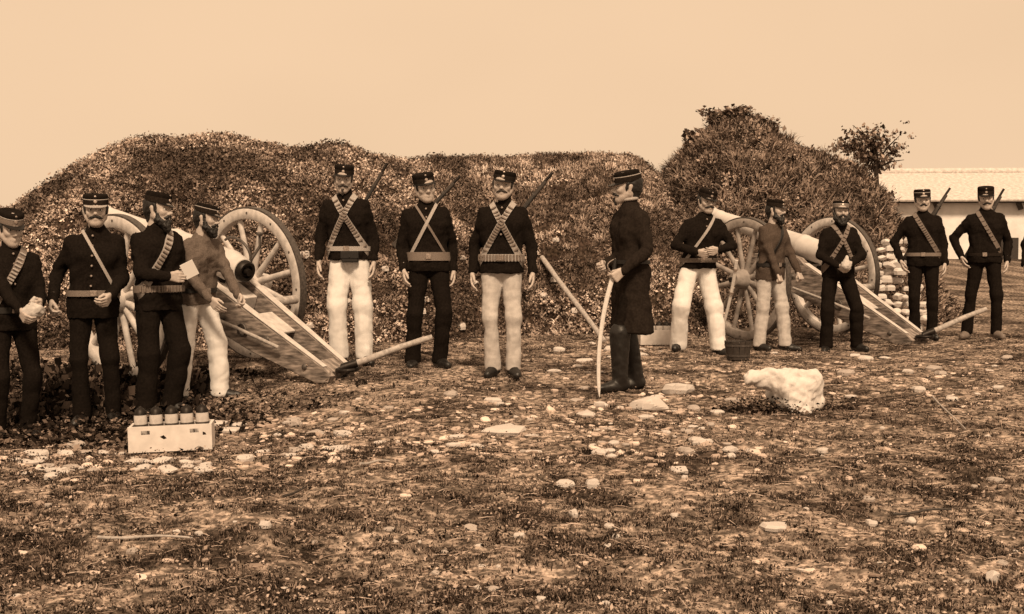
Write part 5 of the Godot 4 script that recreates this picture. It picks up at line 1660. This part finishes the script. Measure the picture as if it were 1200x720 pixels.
func make_objects() -> void:
	var c1 := Vector3(-3.0, 0, -11.3)
	var dir1 := Vector3(0.78, 0, 0.62)
	var g1 := gun_at(c1, dir1)
	make_gun("pale wheeled cannon with its trail pointing at the white trousered riflemen", g1, deg_to_rad(15.5), 1.17)
	var c2 := Vector3(3.51, 0, -15.0)
	var dir2 := Vector3(0.52, 0, 0.854)
	var g2 := gun_at(c2, dir2)
	make_gun("pale wheeled cannon standing under the brushy mound", g2, deg_to_rad(15.5), 1.21, M.paint_shaded)  # one wheel takes the darker paint that stands for shade
	# handspikes in the trail rings
	var e1 := g1 * Vector3(0, 0.12, -2.05)
	make_pole("handspike", "handspike in the cannon trail by the white trousered rifleman's feet", "handspike", e1 + Vector3(-0.02, 0, 0.06), Vector3(-94.0 / F * 10.1, EYE - 98.0 / F * 10.1, -10.1), 0.03, 0.024, M.wood_pale, "handspikes in the trails")
	var e2 := g2 * Vector3(0, 0.12, -2.05)
	make_pole("handspike", "handspike in the trail ring of the cannon under the mound", "handspike", e2 + Vector3(-0.02, 0, 0.06), Vector3(557.0 / F * 13.2, EYE - 65.0 / F * 13.2, -13.2), 0.032, 0.026, M.wood_pale, "handspikes in the trails")
	# poles leaning on the bank
	var lp := at_px(709, 401)
	var tx := 35.0 / F * 15.9
	make_pole("pole", "long pale pole leaning against the earth bank beside the officer", "pole", Vector3(lp.x, ground(lp.x, lp.y), -lp.y), Vector3(tx, EYE - 5.0 / F * 15.9, -15.9), 0.03, 0.034, M.wood_pale, "", false)
	make_pole("rod", "short thin stick leaning on the mound behind the officer's back", "stick", Vector3(190.0 / F * 16.4, ground(190.0 / F * 16.4, 16.4) + 0.0, -16.4), Vector3(168.0 / F * 17.4, EYE + 6.0 / F * 17.4, -17.4), 0.018, 0.02, M.wood_pale, "", false)
	var sx := -275.0 / F * 15.4
	make_pole("stake", "thin pale stake standing in the bank above the gun wheel", "stake", Vector3(sx, bank(sx, 15.4) - 0.15, -15.4), Vector3(sx + 0.02, EYE + 93.0 / F * 15.4, -15.4), 0.022, 0.018, M.wood_pale, "", false)
	# ammunition boxes and shells
	var bp := at_px(194, 533)
	var by := smooth_ground(bp.x, bp.y) + 0.005
	var b1 := Transform3D(Basis(Vector3.UP, deg_to_rad(9.0)) * Basis(Vector3.BACK, deg_to_rad(1.5)), Vector3(bp.x, by, -bp.y - 0.1))
	make_box("pale shell box with two hand slots on the stony ground", b1, 0.49, 0.155, 0.2)
	for i in 5: make_shell("dark nosed shell standing in the box on the stony ground", b1 * Transform3D(Basis.from_scale(Vector3(0.92, 1.02, 0.92)), Vector3((i - 2) * 0.091, 0.022, 0)), "shells in the box on the stony ground")
	var qp := at_px(774, 406)
	var b2 := Transform3D(Basis(Vector3.UP, deg_to_rad(4.0)), Vector3(qp.x, smooth_ground(qp.x, qp.y) + 0.01, -qp.y - 0.1))
	make_box("shell box standing half behind the officer at the mound's foot", b2, 0.46, 0.165, 0.2)
	for i in 5: make_shell("dark nosed shell standing in the box behind the officer", b2 * Transform3D(Basis.IDENTITY, Vector3((i - 2) * 0.086, 0.022, 0)), "shells in the box behind the officer")
	var kp := at_px(868, 424)
	make_bucket("dark wooden bucket full of water near the bearded soldier's feet", Vector3(kp.x, smooth_ground(kp.x, kp.y), -kp.y - 0.1))
	# twigs and straws long enough to tell apart
	for q in [[110, 640, 222, 640, "long pale straw lying in the dark turf"], [420, 551, 455, 547, "short pale stick on the trodden ground near the bank"], [1050, 612, 1120, 606, "dark twig in the turf ending at a small white stone"], [330, 592, 355, 580, "short dark twig in the trampled grass"], [1095, 470, 1135, 510, "bent pale branch lying on the bare ground"]]:
		var a := at_px(q[0], q[1])
		var b := at_px(q[2], q[3])
		make_pole("stick", q[4], "stick", Vector3(a.x, ground(a.x, a.y) + 0.025, -a.y), Vector3(b.x, ground(b.x, b.y) + 0.025, -b.y), 0.007, 0.004, M.wood_dark if "dark twig" in q[4] else M.wood_pale, "", false)
func gun_at(c: Vector3, dir: Vector3) -> Transform3D:
	var side := 0.75 * Vector3(-dir.z, 0, dir.x)
	var gl := smooth_ground(c.x + side.x, -c.z - side.z)
	var gr := smooth_ground(c.x - side.x, -c.z + side.z)
	var tr := c + dir * 1.95
	var gt := smooth_ground(tr.x, -tr.z)
	var mid := Vector3(c.x, (gl + gr) * 0.5, c.z)
	var z := (mid - Vector3(tr.x, gt, tr.z)).normalized()
	var xr := (Vector3(c.x + side.x, gl, c.z + side.z) - Vector3(c.x - side.x, gr, c.z - side.z)).normalized()
	var y := z.cross(xr).normalized()
	xr = y.cross(z).normalized()
	return Transform3D(Basis(xr, y, z), mid - y * 0.005)

func _ready() -> void:
	var cam := Camera3D.new()
	cam.name = "camera"
	cam.fov = rad_to_deg(2.0 * atan(360.0 / F))
	cam.position = Vector3(0, EYE, 0)
	cam.rotation.x = -atan(63.0 / F)
	cam.near = 0.1
	cam.far = 2000.0
	add_child(cam)
	cam.current = true
	var env := Environment.new()
	env.background_mode = Environment.BG_SKY
	var sm := ProceduralSkyMaterial.new()
	sm.sky_top_color = Color(0.885, 0.745, 0.6)
	sm.sky_horizon_color = Color(0.9, 0.762, 0.615)
	sm.sky_curve = 0.4
	sm.ground_horizon_color = Color(0.5, 0.4, 0.3)
	sm.ground_bottom_color = Color(0.3, 0.24, 0.18)
	sm.sun_angle_max = 0.5
	sm.sky_energy_multiplier = 0.66
	var cover := Image.create_empty(512, 256, false, Image.FORMAT_RGBA8)      # thin even overcast
	var cn := FastNoiseLite.new()
	cn.seed = 8
	cn.frequency = 1.0
	cn.fractal_octaves = 5
	for y in 256:
		for x in 512:
			var la := PI * (0.5 - (y + 0.5) / 256.0)
			var lo := TAU * x / 512.0
			var dv := Vector3(cos(la) * cos(lo), sin(la) * 3.0, cos(la) * sin(lo))
			cover.set_pixel(x, y, Color(0.2, 0.165, 0.13, clampf(0.5 + cn.get_noise_3dv(dv * 1.4) * 1.1, 0.0, 1.0)))
	sm.sky_cover = ImageTexture.create_from_image(cover)
	sm.sky_cover_modulate = Color(1, 1, 1)
	env.sky = Sky.new()
	env.sky.sky_material = sm
	env.tonemap_mode = Environment.TONE_MAPPER_LINEAR
	env.tonemap_exposure = 2.75
	env.sdfgi_enabled = true
	env.ssao_enabled = true
	env.ssil_enabled = true
	var we := WorldEnvironment.new()
	we.name = "environment"
	we.environment = env
	add_child(we)
	var sun := DirectionalLight3D.new()
	sun.name = "sun"
	sun.light_energy = 0.5
	sun.light_angular_distance = 10.0
	sun.light_color = Color(1.0, 0.87, 0.72)
	sun.shadow_enabled = true
	sun.rotation = Vector3(deg_to_rad(-46.0), deg_to_rad(7.0), 0)
	add_child(sun)

	rng.seed = 1
	n_fine.seed = 3
	n_fine.frequency = 2.2
	n_fine.fractal_octaves = 4
	n_mid.seed = 5
	n_mid.frequency = 0.7
	n_mid.fractal_octaves = 4
	n_crease.seed = 17
	n_crease.frequency = 2.0
	n_crease.fractal_type = FastNoiseLite.FRACTAL_RIDGED
	n_crease.fractal_octaves = 3
	n_big.seed = 7
	n_big.frequency = 0.2
	make_materials()
	mat("iron_worn", grey(0.16, 0.6), 0.55, M.iron.albedo_texture, 4.0, null, 0.0, 0.4)
	mat("water", grey(0.3, 0.5), 0.05)
	mat("stone_white", grey(0.72, 0.25), 0.95, noise_tex(31, 0.02, 0.86, 1.0, 512), 2.0, M.stone.heightmap_texture, 0.06)
	make_ground()
	print("ground ", Time.get_ticks_msec())
	make_house()
	make_plants()
	make_stones()
	make_objects()
	print("objects ", Time.get_ticks_msec())
	make_templates()
	finish_templates()
	print("templates ", Time.get_ticks_msec())
	make_people()
	print("people ", Time.get_ticks_msec())
	make_cover()
	print("cover ", Time.get_ticks_msec())
